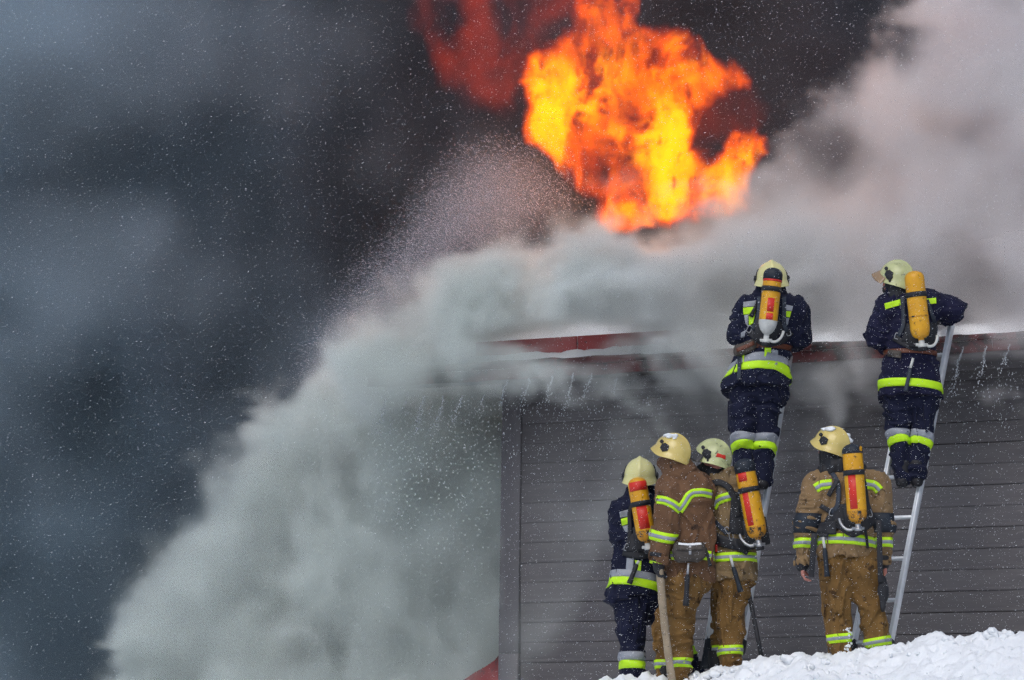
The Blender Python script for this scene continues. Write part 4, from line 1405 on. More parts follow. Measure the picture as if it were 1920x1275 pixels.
def pack(P, label, top, bottom, r, f, dyt, dyb, cap=None, cap_mat=None, labels=(), band_t=0.33, cone=0.0, scuff=False, valve_mat=None, plain=False, hose_side=1):
    """air cylinder on its harness; a thing of its own on the wearer's back. top, bottom in pixels; dy towards the viewer is negative."""
    A, B = P.world(*top, dyt), P.world(*bottom, dyb)
    root = empty('air_pack', B, label, 'air pack', 'air packs worn on backs')
    a, b = A - B, np.zeros(3)
    R = r * P.k
    L = np.linalg.norm(a)
    d = (b - a) / L
    def lath(name, prof, mat, parent=root, n=32, phi=None, smooth_=True):
        return add(name, new_mesh(name, *lathe_geo(a, b, prof, n, phi), smooth_), mat, parent)
    ct = cap * P.k if cap else 0.0
    dome = [(R * 0.75 * (1 - math.cos(t)), R * math.sin(t)) for t in np.linspace(0.02, math.pi / 2, 8)]
    nb = cone * P.k if cone else R * 1.1
    if cap:
        lath('cap', [(q, rr * 1.04) for q, rr in dome] + [(ct, R * 1.04), (ct, R * 0.99)], cap_mat or M_PAD)
        body = [(ct - 0.004, R), (ct + 0.002, R)]
    else:
        body = list(dome)
    body += [(ct + (L - nb - ct) * q, R) for q in (0.2, 0.4, 0.6, 0.8)] + [(L - nb, R)]
    if scuff or cone:
        cyl = lath('cylinder', body, M_CYL)
        sh = [(L - nb, R)] + [(L - nb + nb * math.sin(t), R * (0.36 + 0.64 * math.cos(t) ** (0.8 if not cone else 1.5))) for t in np.linspace(0.15, math.pi / 2 - 0.05, 9)] + [(L, R * 0.30), (L + 0.03, R * 0.28)]
        lath('shoulder', sh, M_WHITE if cone else M_CYLSC, cyl)
    else:
        body += [(L - nb + nb * math.sin(t), R * (0.36 + 0.64 * math.cos(t) ** 0.8)) for t in np.linspace(0.15, math.pi / 2 - 0.05, 9)] + [(L, R * 0.30), (L + 0.03, R * 0.28)]
        cyl = lath('cylinder', body, M_CYL)
    for (t0, t1, p0, p1, m_) in labels:
        z0, z1 = ct + (L - nb - ct) * t0, ct + (L - nb - ct) * t1
        lath('label_patch', [(z0, R - 0.001), (z0, R + 0.0016), ((z0 + z1) / 2, R + 0.0018), (z1, R + 0.0016), (z1, R - 0.001)], m_, cyl, 14, (math.radians(p0), math.radians(p1)))
    zb = L * band_t
    lath('band', [(zb - 0.021, R), (zb - 0.021, R + 0.006), (zb + 0.021, R + 0.006), (zb + 0.021, R)], M_BLACK)
    q = a + d * zb + np.array([0, -R - 0.008, 0.0])
    s_ = np.array([1.0, 0, 0])
    add('band_buckle', new_mesh('band_buckle', *bar_geo(q - s_ * 0.02, q + s_ * 0.018, 0.03, 0.014)), M_BLACK, root)
    # valve: neck, body, handwheel and a curved hose
    vb = b + d * 0.02
    vm = valve_mat or M_WHITE
    V, F = merge_geo([lathe_geo(vb, vb + d, [(0, R * 0.30), (0.03, R * 0.30), (0.034, R * 0.40), (0.055, R * 0.40), (0.06, R * 0.2), (0.061, 0)], 14),
                      lathe_geo(vb + d * 0.035 - s_ * 0.05, vb + d * 0.035 + s_ * 0.05, [(0, 0), (0, 0.013), (0.10, 0.013), (0.10, 0)], 12)])
    val = add('valve', new_mesh('valve', V, F, False), vm, root)
    V, F = lathe_geo(vb + d * 0.05, vb + d * 0.09, [(0, 0), (0, R * 0.36), (0.012, R * 0.44), (0.034, R * 0.42), (0.036, 0)], 10)
    add('handwheel', new_mesh('handwheel', V, F, False), M_BLACK, val)
    t = np.linspace(0, 1, 14)[:, None]
    c0 = vb + d * 0.04 + s_ * 0.04 * hose_side
    c3 = vb - d * 0.05 + s_ * 0.14 * hose_side + np.array([0, 0.05, 0])
    c1, c2 = c0 + s_ * 0.05 * hose_side + d * 0.03, c3 + d * 0.06
    pts = (1 - t) ** 3 * c0 + 3 * (1 - t) ** 2 * t * c1 + 3 * (1 - t) * t * t * c2 + t ** 3 * c3
    add('air_hose', new_mesh('air_hose', *tube_geo(pts, 0.012, 8), True), vm, root)
    # back plate between cylinder and jacket
    off = np.array([0, R + 0.012, 0])
    pl = []
    for s0, s1, w0 in ((0.12, 0.45, 0.10), (0.40, 0.80, 0.15), (0.75, 1.10, 0.20)):
        pl.append(bar_geo(a + d * L * s0 + off, a + d * L * s1 + off, w0, 0.022, (0, 1, 0), 0.008))
    add('back_plate', new_mesh('back_plate', *merge_geo(pl)), M_BLACK, root)
    return root
def wear(P, packroot, fn, *a, **k):
    """drape a harness piece over the jacket and hang it on the pack."""
    o = fn(*a, **k)
    o.parent = packroot
    o.location = Vector(P.o) - packroot.location
    return o
def buckle(P, packroot, f, x, y, w=7, h=12, ang=0.0):
    t = P.hit(f, np.array([[x, y]]))[0]
    c = P.world(x, y, t - 0.018) - np.array(packroot.location)
    pts = []
    for i in range(25):
        q = i / 24 * 2 * math.pi
        X = math.copysign(abs(math.cos(q)) ** 0.5, math.cos(q)) * w / 2 * P.k
        Z = math.copysign(abs(math.sin(q)) ** 0.5, math.sin(q)) * h / 2 * P.k
        pts.append(c + np.array([X * math.cos(ang) - Z * math.sin(ang), 0, X * math.sin(ang) + Z * math.cos(ang)]))
    return add('buckle', new_mesh('buckle', *tube_geo(pts, 0.0042, 6, False), True), M_STEEL, packroot)

def hung_tool(P, label, top, mid, bot, dyv, head=True, grip_mat=None, r=4.6, name='hand_hammer', cat='tool', shaft_mat=None):
    """short-handled tool hanging at the belt: bright shaft, rubber grip."""
    A, M_, B = P.world(*top, dyv), P.world(*mid, dyv - 0.01), P.world(*bot, dyv - 0.015)
    root = empty(name, A, label, cat)
    k = P.k
    add('shaft', new_mesh('shaft', *tube_geo([np.zeros(3), M_ - A], 2.6 * k, 10), True), shaft_mat or M_WHITE, root)
    t = np.linspace(0, 1, 9)
    rad = np.array([0.75, 0.95, 1.0, 0.95, 0.92, 0.95, 1.0, 1.15, 1.2]) * r * k
    add('grip', new_mesh('grip', *tube_geo([(M_ - A) * (1 - q) + (B - A) * q for q in t], rad, 12), True), grip_mat or M_BLACK, root)
    if head:
        c = np.array([0, 0, 0.0])
        add('head', new_mesh('head', *merge_geo([bar_geo(c + np.array([-0.035, 0, 0.01]), c + np.array([0.045, 0, 0.012]), 0.028, 0.028, (0, 1, 0), 0.004)])), M_BLACK, root)
    return root
# ------------------------------------------------------------------ the crew
def garment(P, name, mat, groups, h=0.0095, k=0.035, cuts=(), amp=0.013, seed=0, label=None, fz=15.0):
    """groups: {part: [limbs]} grown apart (so tape can follow one limb) and then joined into one garment."""
    pts = [q for g_ in groups.values() for L in g_ for q in L[:2]]
    rm = max(max(L[2], L[3]) for g_ in groups.values() for L in g_) * P.k + 0.05
    base = P.field(pts, rm, h)
    out = {}
    full = None
    for key, limbs in groups.items():
        f = base.copy()
        P.grow(f, limbs, k)
        for (grp, pt, nrm) in cuts:
            if grp == key or grp == '*':
                f.cut(P.p(*pt), nrm)
        f.folds(amp, seed + len(out) * 31, fz=fz)
        out[key] = f
        if full is None:
            full = f.copy()
        else:
            full.union(f, k)
    out['all'] = full
    out['object'] = P.part(name, full.mesh(name), mat, label=label)
    return out
def under(limbs, s=0.6):
    return [(L[0], L[1], L[2] * s, L[3] * s) + tuple(L[4:]) for L in limbs]
def fists(P, spots):
    return [hand_limbs(P.p(*w), d, a, P.k, 0.9, i) for (w, d, a, i) in spots]
def two_tone(P, f, l, r, dy, w1=14, w2=15, tilt=-0.25, gap=0, silver=True, **kw):
    """grey tape above fluorescent tape; l, r: ends of the line where they meet."""
    if silver:
        P.band('silver_stripe', f, (l[0], l[1] - w1 / 2), (r[0], r[1] - w1 / 2), dy, w1, M_SILV, tilt, **kw)
    P.band('fluorescent_stripe', f, (l[0], l[1] + w2 / 2 + gap), (r[0], r[1] + w2 / 2 + gap), dy, w2, M_NEON, tilt, **kw)
def triple(P, f, l, r, dy, w=18, tilt=-0.15, **kw):
    b_ = P.band('fluorescent_stripe', f, l, r, dy, w, M_NEON, tilt, **kw)
    P.band('silver_stripe', f, l, r, dy, w * 0.36, M_SILV, tilt, off=0.0105, parent=None, **{k_: v_ for k_, v_ in kw.items() if k_ != 'off'})

# ---- A: high on the left ladder
def crew_a():
    P = Person('navy-clad fireman on the ladder nearer the house corner, black-capped cylinder and brown belt pouch', (1440, 650), 1.05, (1430, 905))
    torso = [((1415, 580, 0), (1478, 578, 0), 27, 27, 0.85), ((1445, 588, 0), (1437, 652, 0), 46, 45, 0.72), ((1436, 655, 0), (1417, 738, 0), 45, 66, 0.72)]
    al = [((1400, 580, 0), (1388, 626, 0.02), 25, 22), ((1388, 626, 0.02), (1402, 642, 0.34), 21, 16)]
    ar = [((1490, 580, 0), (1500, 628, 0.02), 25, 22), ((1500, 628, 0.02), (1490, 642, 0.34), 21, 16)]
    J = garment(P, 'jacket', M_NAVY, {'torso': torso, 'arm_l': al, 'arm_r': ar, 'collar': [((1446, 542, 0), (1446, 562, 0), 25, 31, 0.85)]}, seed=400,
                cuts=[('torso', (1417, 738, 0), (0, -0.42, -1)), ('collar', (1446, 536, 0), (0, 0, 1))])
    ll = [((1395, 748, 0), (1391, 832, -0.02), 27, 24), ((1391, 832, -0.02), (1394, 896, -0.06), 22, 19)]
    lr = [((1440, 748, 0), (1433, 832, -0.02), 27, 21.5), ((1433, 832, -0.02), (1430, 896, -0.06), 20, 18)]
    T = garment(P, 'trousers', M_NAVY, {'leg_l': ll, 'leg_r': lr, 'hips': [((1396, 738, 0), (1446, 738, 0), 31, 31, 0.85)]}, seed=430, k=0.018)
    body_mesh(P, (1447, 528), 0, (1446, 565, 0), under(torso[:2], 0.7), under(al) + under(ar),
              fists(P, [((1402, 642, 0.40), (0, 1, 0.2), (0, 0, 1), (1, 0, 0)), ((1490, 642, 0.40), (0, 1, 0.2), (0, 0, 1), (-1, 0, 0))]), under(ll) + under(lr))
    for sx, x in ((1, 1402), (-1, 1490)):
        glove(P, hand_limbs(P.p(x, 642, 0.38), (0, 1, 0.2), (0, 0, 1), P.k, 0.9, (sx, 0, 0)), M_BLACK)
    boots(P, [((1394, 908, -0.09), (1393, 908, 0.14), (1394, 890, -0.05)), ((1430, 908, -0.09), (1431, 908, 0.14), (1430, 890, -0.05))])
    helmet(P, (1447, 523), 60, 0, math.radians(6), 0, M_HLIME)
    two_tone(P, J['torso'], (1366, 699), (1481, 700), 0, 15, 15, -0.55)
    for l, r, key in (((1368, 836), (1413, 834), 'leg_l'), ((1413, 834), (1452, 836), 'leg_r')):
        two_tone(P, T[key], l, r, -0.02, 15, 14, -0.35, rmax=0.16)
    f = J['all']
    P.quad('silver_patch', f, [(1394, 566), (1418, 563), (1417, 574), (1393, 576)], M_SILV)
    P.quad('fluorescent_patch', f, [(1393, 577), (1417, 575), (1416, 588), (1394, 590)], M_NEON)
    P.quad('silver_patch', f, [(1395, 591), (1403, 590), (1403, 612), (1398, 608)], M_SILV)
    P.quad('fluorescent_patch', f, [(1404, 590), (1416, 589), (1412, 606), (1404, 612)], M_NEON)
    P.quad('silver_patch', f, [(1474, 571), (1487, 574), (1485, 583), (1473, 582)], M_SILV)
    P.quad('fluorescent_patch', f, [(1473, 583), (1484, 584), (1481, 595), (1471, 594)], M_NEON)
    P.quad('silver_patch', f, [(1472, 596), (1480, 596), (1477, 610), (1471, 606)], M_SILV)
    P.quad('fluorescent_patch', f, [(1434, 652), (1446, 652), (1445, 681), (1432, 680)], M_NEON)
    P.quad('silver_patch', f, [(1447, 655), (1459, 657), (1458, 684), (1446, 682)], M_SILV)
    P.quad('fluorescent_patch', f, [(1391, 660), (1396, 660), (1394, 683), (1389, 684)], M_NEON)
    P.quad('silver_patch', f, [(1389, 624), (1399, 618), (1396, 632), (1389, 634)], M_SILV)
    P.band('belt', J['torso'], (1392, 653), (1482, 655), 0, 10, M_LEATHER, -0.1, off=0.008)
    pk = pack(P, 'yellow cylinder with black cap and centred red stripe on the smoke-wrapped fireman', (1451, 502), (1437.5, 626), 17.5, f, -0.275, -0.285, cap=23, cap_mat=M_PAD, cone=25,
              labels=[(0.0, 0.055, -100, 100, M_LABEL), (0.47, 0.80, -24, 18, M_LABEL), (0.84, 1.0, -24, 18, M_LABEL)], band_t=0.33)
    for pts, w in (([(1424, 556), (1423, 580), (1421, 600), (1410, 618)], 8), ([(1470, 556), (1470, 585), (1470, 610), (1476, 622)], 8)):
        wear(P, pk, P.strip, 'shoulder_strap', f, pts, w, M_SLATE, off=0.016)
    wear(P, pk, P.strip, 'waist_strap', f, [(1405, 622), (1425, 640), (1440, 645), (1465, 640), (1484, 622)], 13, M_BLACK, off=0.014)
    wear(P, pk, P.quad, 'lumbar_pad', f, [(1420, 600), (1465, 603), (1470, 628), (1412, 630)], M_BLACK, off=0.02)
    wear(P, pk, P.strip, 'loose_strap', f, [(1418, 570), (1413, 582), (1408, 594)], [3, 6, 9], M_BLACK, off=0.02)
    wear(P, pk, P.strip, 'hanging_strap', f, [(1386, 665), (1386, 695), (1385, 712)], 7, M_SLATE, off=0.03)
    buckle(P, pk, f, 1405, 617, 8, 13, -0.5); buckle(P, pk, f, 1478, 623, 8, 13, 0.3)
    # pouch on the belt
    q = P.hit(f, np.array([[1395, 655]]))[0]
    pf = P.field([(1380, 662, q), (1415, 647, q)], 0.1, 0.007)
    P.grow(pf, [((1384, 660, q - 0.03), (1410, 649, q - 0.03), 9, 9.5, 0.8), ((1383, 652, q - 0.03), (1410, 643, q - 0.03), 6, 6, 0.8)], 0.02)
    pf.folds(0.003, 450)
    c = P.world(1397, 660, q - 0.03)
    root = empty('belt_pouch', c, 'slanted worn brown pouch on the belt of the smoke-wrapped fireman', 'pouch')
    b_ = add('bag', pf.mesh('bag'), M_POUCH, root); b_.location = Vector(P.o - c)
    s_ = P.strip('flap', pf, [(1381, 657), (1398, 650), (1414, 643)], 8, M_LEATHER, off=0.004); s_.parent = root; s_.location = Vector(P.o - c)

# ---- B: high on the right ladder
def crew_b():
    P = Person('violet-navy fireman highest on the right ladder, elbow resting on the rail, plain yellow cylinder', (1708, 650), 1.06, (1705, 905))
    torso = [((1674, 580, 0), (1738, 574, 0), 27, 28, 0.85), ((1706, 590, 0), (1708, 652, 0), 46, 46, 0.72), ((1708, 656, 0), (1708, 742, 0), 49, 62, 0.72)]
    al = [((1664, 580, 0), (1645, 630, 0.0), 26, 24), ((1645, 630, 0.0), (1664, 648, 0.34), 21, 16)]
    ar = [((1745, 574, 0), (1788, 580, 0.0), 26, 22.5), ((1788, 580, 0.0), (1776, 596, 0.32), 20, 15)]
    J = garment(P, 'jacket', M_NAVY2, {'torso': torso, 'arm_l': al, 'arm_r': ar, 'collar': [((1683, 545, 0.02), (1692, 562, 0), 25, 32, 0.85)]}, seed=500,
                cuts=[('torso', (1708, 746, 0), (0, -0.15, -1)), ('collar', (1683, 538, 0), (-0.2, 0, 1))])
    ll = [((1685, 760, 0), (1685, 826, -0.02), 28, 20.5), ((1685, 826, -0.02), (1692, 893, -0.06), 20, 17)]
    lr = [((1734, 760, 0), (1724, 828, -0.02), 28, 20.5), ((1724, 828, -0.02), (1717, 892, -0.06), 20, 17)]
    T = garment(P, 'trousers', M_NAVY, {'leg_l': ll, 'leg_r': lr, 'hips': [((1690, 748, 0), (1728, 750, 0), 33, 33, 0.85)]}, seed=530, k=0.018)
    body_mesh(P, (1680, 528), math.radians(55), (1690, 565, 0), under(torso[:2], 0.7), under(al) + under(ar),
              fists(P, [((1664, 648, 0.40), (0, 1, 0.2), (0, 0, 1), (1, 0, 0)), ((1776, 597, 0.38), (-0.3, 1, 0), (0, 0, 1), (-1, 0, 0))]), under(ll) + under(lr))
    glove(P, hand_limbs(P.p(1664, 648, 0.38), (0, 1, 0.2), (0, 0, 1), P.k, 0.9, (1, 0, 0)), M_BLACK)
    glove(P, hand_limbs(P.p(1776, 597, 0.36), (-0.3, 1, 0), (0, 0, 1), P.k, 0.9, (-1, 0, 0)), M_BLACK)
    boots(P, [((1691, 904, -0.09), (1690, 904, 0.14), (1692, 886, -0.05)), ((1719, 903, -0.09), (1721, 903, 0.14), (1718, 885, -0.05))])
    helmet(P, (1682, 523), 60, math.radians(58), math.radians(14), 0, M_HGRIME, visor=(0.86, 1.02, 0.15, M_AMBER))
    hf = P.field([(1680, 530, 0.02), (1690, 555, 0)], 0.2, 0.01)
    P.grow(hf, [((1682, 530, 0.0), (1688, 552, 0), 22, 27, 0.95), ((1668, 540, 0.08), (1672, 548, 0.06), 13, 12)], 0.03)
    hf.folds(0.007, 560)
    P.part('hood', hf.mesh('hood'), M_BLACK)
    P.band('fluorescent_stripe', J['torso'], (1646, 722), (1770, 730), 0, 15, M_NEON, -0.12)
    for l, r, key in (((1665, 826), (1704, 824), 'leg_l'), ((1704, 824), (1745, 830), 'leg_r')):
        two_tone(P, T[key], l, r, -0.02, 13, 13, -0.35, rmax=0.15)
    f = J['all']
    P.quad('fluorescent_patch', f, [(1658, 569), (1688, 561), (1689, 572), (1660, 580)], M_NEON)
    P.quad('fluorescent_patch', f, [(1736, 560), (1755, 558), (1756, 569), (1738, 570)], M_NEON)
    P.band('belt', J['torso'], (1662, 662), (1756, 664), 0, 9, M_LEATHER, -0.05, off=0.008)
    pk = pack(P, 'plain yellow cylinder without cap on the fireman with the raised elbow', (1713, 508), (1727, 634), 18.5, f, -0.265, -0.275, cap=None, labels=[(0.80, 0.83, -100, 100, M_CYLSC)], band_t=0.36)
    for pts, w in (([(1692, 556), (1694, 585), (1694, 612), (1684, 630)], 8), ([(1738, 562), (1748, 590), (1756, 615), (1752, 632)], 7)):
        wear(P, pk, P.strip, 'shoulder_strap', f, pts, w, M_SLATE, off=0.016)
    wear(P, pk, P.strip, 'waist_strap', f, [(1676, 632), (1692, 642), (1712, 652), (1738, 652), (1758, 636)], 12, M_BLACK, off=0.014)
    wear(P, pk, P.quad, 'lumbar_pad', f, [(1700, 606), (1756, 606), (1758, 640), (1690, 640)], M_BLACK, off=0.02)
    wear(P, pk, P.quad, 'belt_bag', f, [(1664, 655), (1690, 658), (1690, 672), (1664, 668)], M_POUCH, off=0.02, thick=0.03)
    buckle(P, pk, f, 1682, 630, 8, 11, -0.3); buckle(P, pk, f, 1757, 634, 6, 11, 0.1)
    q = P.hit(f, np.array([[1706, 690]]))[0]
    hung_tool(P, 'pale-shafted tool with slate grip hanging at the back of the violet-navy fireman', (1712, 672), (1707, 690), (1698, 734), q - 0.04, False, M_SLATE, 3.8, 'hand_tool')

# ---- C: navy, leftmost on the ground
def crew_c():
    P = Person('navy-clad fireman on the ground, leftmost of the huddle, yellow cylinder with red patches', (1190, 1050), 2.0, (1190, 1275))
    torso = [((1172, 958, 0), (1222, 958, 0), 26, 26, 0.85), ((1197, 966, 0), (1195, 1038, 0), 44, 42, 0.75), ((1194, 1042, 0), (1188, 1122, 0), 42, 53, 0.8)]
    al = [((1168, 962, -0.02), (1166, 1004, -0.02), 25, 22), ((1166, 1004, -0.02), (1186, 1032, 0.28), 21, 16)]
    ar = [((1230, 964, 0.02), (1240, 1008, 0.08), 24, 21), ((1240, 1008, 0.08), (1232, 1030, 0.38), 20, 16)]
    J = garment(P, 'jacket', M_NAVY, {'torso': torso, 'arm_l': al, 'arm_r': ar, 'collar': [((1200, 920, 0), (1198, 946, 0), 27, 34, 0.85)]}, seed=600,
                cuts=[('torso', (1188, 1124, 0), (0.18, -0.1, -1)), ('collar', (1200, 915, 0), (0, 0, 1))])
    ll = [((1184, 1128, 0), (1184, 1186, -0.02), 31, 27), ((1184, 1186, -0.02), (1188, 1272, 0), 25, 22)]
    lr = [((1214, 1128, 0.1), (1268, 1195, 0.25), 28, 22), ((1268, 1195, 0.25), (1304, 1266, 0.30), 20, 18)]
    T = garment(P, 'trousers', M_NAVY, {'leg_l': ll, 'leg_r': lr, 'hips': [((1176, 1118, 0), (1208, 1118, 0.04), 33, 33, 0.85)]}, seed=630, k=0.02)
    body_mesh(P, (1200, 900), 0, (1199, 945, 0), under(torso[:2], 0.7), under(al) + under(ar),
              fists(P, [((1188, 1034, 0.34), (0, 1, -0.1), (0, 0, 1), (1, 0, 0)), ((1231, 1031, 0.44), (0, 1, 0), (0, 0, 1), (-1, 0, 0))]), under(ll) + under(lr))
    glove(P, hand_limbs(P.p(1188, 1034, 0.32), (0, 1, -0.1), (0, 0, 1), P.k, 0.9, (1, 0, 0)), M_BLACK)
    glove(P, hand_limbs(P.p(1231, 1031, 0.42), (0, 1, 0), (0, 0, 1), P.k, 0.9, (-1, 0, 0)), M_BLACK)
    boots(P, [((1188, 1282, -0.05), (1188, 1284, 0.16), (1188, 1266, 0)), ((1306, 1272, 0.26), (1310, 1274, 0.44), (1305, 1260, 0.3))])
    helmet(P, (1200, 892), 61, math.radians(-4), math.radians(8), 0, M_HLIME)
    two_tone(P, J['torso'], (1142, 1086), (1238, 1100), 0, 14, 15, -0.22)
    two_tone(P, T['leg_l'], (1163, 1240), (1210, 1241), 0, 16, 15, -0.10, rmax=0.16)
    two_tone(P, T['leg_r'], (1275, 1222), (1306, 1210), 0.27, 14, 15, -0.05, rmax=0.13)
    f = J['all']
    P.quad('silver_patch', f, [(1161, 960), (1178, 955), (1178, 968), (1163, 971)], M_SILV)
    P.quad('fluorescent_patch', f, [(1164, 973), (1179, 969), (1180, 982), (1166, 986)], M_NEON)
    P.quad('silver_patch', f, [(1167, 987), (1179, 984), (1180, 999), (1172, 997)], M_SILV)
    P.quad('silver_patch', f, [(1175, 1046), (1189, 1047), (1186, 1074), (1173, 1072)], M_SILV)
    P.quad('fluorescent_patch', f, [(1190, 1050), (1203, 1052), (1201, 1075), (1196, 1074)], M_NEON)
    pk = pack(P, 'yellow cylinder with two red patches, no cap, on the leftmost fireman', (1193, 895), (1213, 1014), 18, f, -0.265, -0.27, cap=None, scuff=True,
              labels=[(0.09, 0.26, -62, 62, M_LABEL), (0.55, 0.98, -30, 34, M_LABEL)], band_t=0.42, hose_side=1)
    wear(P, pk, P.strip, 'shoulder_strap', f, [(1188, 940), (1180, 960), (1181, 990), (1180, 1015), (1172, 1032)], 8, M_BLACK, off=0.02)
    wear(P, pk, P.strip, 'shoulder_strap', f, [(1216, 940), (1222, 965), (1224, 1000)], 8, M_BLACK, off=0.02)
    wear(P, pk, P.strip, 'waist_strap', f, [(1168, 1034), (1185, 1040), (1205, 1042), (1225, 1036)], 14, M_BLACK, off=0.016)
    wear(P, pk, P.quad, 'lumbar_pad', f, [(1183, 1000), (1222, 1003), (1222, 1034), (1174, 1034)], M_BLACK, off=0.02)
    buckle(P, pk, f, 1175, 1026, 8, 13, -0.4)
    q = P.hit(f, np.array([[1186, 1075]]))[0]
    hung_tool(P, 'black baton-like grip hanging on the jacket hem of the leftmost fireman', (1198, 1052), (1194, 1058), (1180, 1094), q - 0.05, False, M_BLACK, 4.6, 'hand_tool')

# ---- D: brown, holding the hose
def crew_d():
    P = Person('fireman in brown jacket without air pack, looking left and gripping the hose', (1275, 1050), 2.2, (1275, 1285))
    torso = [((1262, 918, 0), (1306, 920, 0), 30, 31, 0.85), ((1288, 928, 0), (1293, 1008, 0), 47, 44, 0.75), ((1293, 1012, 0), (1289, 1082, 0), 43, 47, 0.8)]
    al = [((1254, 926, -0.08), (1247, 1002, -0.14), 26, 23), ((1247, 1002, -0.14), (1238, 1049, -0.17), 22, 17.5)]
    ar = [((1316, 930, 0.06), (1322, 996, 0.16), 24, 20), ((1322, 996, 0.16), (1304, 1006, 0.40), 19, 15)]
    J = garment(P, 'jacket', M_BROWN, {'torso': torso, 'arm_l': al, 'arm_r': ar, 'collar': [((1270, 878, -0.01), (1281, 904, 0), 26, 36, 0.85)]}, seed=700, amp=0.014,
                cuts=[('torso', (1289, 1087, 0), (0, 0.05, -1)), ('arm_l', (1237, 1055, -0.17), (-0.15, 0, -1)), ('collar', (1268, 874, 0), (-0.35, 0, 1))])
    lr = [((1282, 1096, -0.02), (1275, 1165, 0.0), 37, 25), ((1275, 1165, 0.0), (1277, 1272, 0.02), 23, 19)]
    ll = [((1264, 1100, 0.14), (1242, 1180, 0.26), 24, 17), ((1242, 1180, 0.26), (1245, 1272, 0.28), 16, 15)]
    T = garment(P, 'trousers', M_OCHRE, {'leg_r': lr, 'leg_l': ll, 'hips': [((1274, 1084, 0), (1304, 1084, 0), 31, 31, 0.85)]}, seed=730, amp=0.014, k=0.02)
    gl = hand_limbs(P.p(1235, 1054, -0.18), (-0.05, 0, -1), (0.2, 0.9, 0), P.k, 0.95, (1, 0, 0))
    body_mesh(P, (1262, 856), math.radians(60), (1276, 905, 0), under(torso[:2], 0.7), under(al) + under(ar),
              [gl] + fists(P, [((1303, 1007, 0.46), (-0.3, 1, 0), (0, 0, 1), (-1, 0, 0))]), under(ll) + under(lr))
    w_ = P.p(1236, 1048, -0.175)
    glove(P, gl, M_BLACK, [(w_, P.p(1235, 1066, -0.18), 0.058, 0.045)])
    glove(P, hand_limbs(P.p(1303, 1007, 0.44), (-0.3, 1, 0), (0, 0, 1), P.k, 0.9, (-1, 0, 0)), M_BLACK)
    boots(P, [((1277, 1286, -0.03), (1277, 1287, 0.16), (1277, 1268, 0.02)), ((1245, 1284, 0.24), (1243, 1285, 0.40), (1245, 1268, 0.28))])
    helmet(P, (1261, 849), 62, math.radians(62), math.radians(12), math.radians(4), M_HYEL, snow=[(0.30, -60, 9), (0.24, -100, 7)], knobs=False, dy=-0.01)
    f = J['all']
    hf = P.field([(1262, 858, 0.02), (1275, 890, 0)], 0.2, 0.01)
    P.grow(hf, [((1264, 862, 0.0), (1274, 888, 0), 25, 31, 0.95), ((1248, 868, 0.06), (1256, 884, 0.04), 15, 16)], 0.03)
    hf.folds(0.007, 760)
    P.part('hood', hf.mesh('hood'), M_BROWN)
    triple(P, J['arm_l'], (1226, 1003), (1268, 1011), -0.15, 19, 0.15, rmax=0.16)
    for pts in ([(1229, 936), (1246, 938), (1262, 945), (1277, 957)], [(1273, 958), (1283, 944), (1292, 929), (1300, 924), (1318, 923), (1336, 927)]):
        P.strip('fluorescent_stripe', f, pts, 16, M_NEON, m=5, dens=2.5, off=0.006)
        P.strip('silver_stripe', f, pts, 5.5, M_SILV, m=3, dens=2.5, off=0.010)
    triple(P, J['torso'], (1248, 1044), (1336, 1044), 0, 17, -0.05)
    P.strip('cuff_stripe', f, [(1218, 1053), (1228, 1055), (1240, 1060)], 5, M_NEON, off=0.008)
    P.strip('wrist_strap', f, [(1218, 1038), (1230, 1039), (1240, 1041)], 8, M_BLACK, off=0.008)
    triple(P, T['leg_r'], (1254, 1244), (1294, 1244), 0.02, 17, -0.08, rmax=0.16)
    triple(P, T['leg_l'], (1230, 1246), (1258, 1246), 0.28, 17, -0.08, rmax=0.12)
    P.quad('trouser_pocket', T['all'], [(1268, 1125), (1290, 1126), (1284, 1160), (1262, 1158)], M_OCHRE, off=0.012, thick=0.02)
    # belt pouch and tool
    q = P.hit(f, np.array([[1292, 1035]]))[0]
    pf = P.field([(1262, 1020, q - 0.05), (1322, 1052, q - 0.05)], 0.09, 0.007)
    P.grow(pf, [((1275, 1034, q - 0.045), (1310, 1035, q - 0.045), 15, 15, 0.62), ((1274, 1044, q - 0.045), (1309, 1044, q - 0.045), 10.5, 10.5, 0.7), ((1270, 1024, q - 0.04), (1315, 1024, q - 0.04), 6, 6, 0.8)], 0.02)
    pf.folds(0.004, 750)
    c = P.world(1292, 1055, q - 0.05)
    root = empty('belt_pouch', c, 'snow-dusted dark belt bag at the back of the brown-jacketed fireman', 'pouch')
    b_ = add('bag', pf.mesh('bag'), M_POUCH, root); b_.location = Vector(P.o - c)
    for nm, args, mt in (('flap', ([(1268, 1024), (1292, 1026), (1318, 1024)], 14), M_POUCH), ('clasp', ([(1294, 1020), (1294, 1040)], 5), M_STEEL), ('edge_snow', ([(1272, 1019), (1292, 1021), (1316, 1019)], 4), M_FROST)):
        o_ = P.strip(nm, pf, *args, mt, off=0.010); o_.parent = root; o_.location = Vector(P.o - c)
    hung_tool(P, 'long black-gripped tool hanging below the belt bag of the brown-jacketed fireman', (1291, 1056), (1289, 1078), (1286, 1136), q - 0.07, False, M_BLACK, 5.0, 'hand_tool', shaft_mat=M_STEEL)
    hung_tool(P, 'small dark knife sheath beside the belt bag of the brown-jacketed fireman', (1323, 1028), (1325, 1034), (1332, 1062), q - 0.02, False, M_BLACK, 3.0, 'knife_sheath', 'sheath', shaft_mat=M_BLACK)
    return P

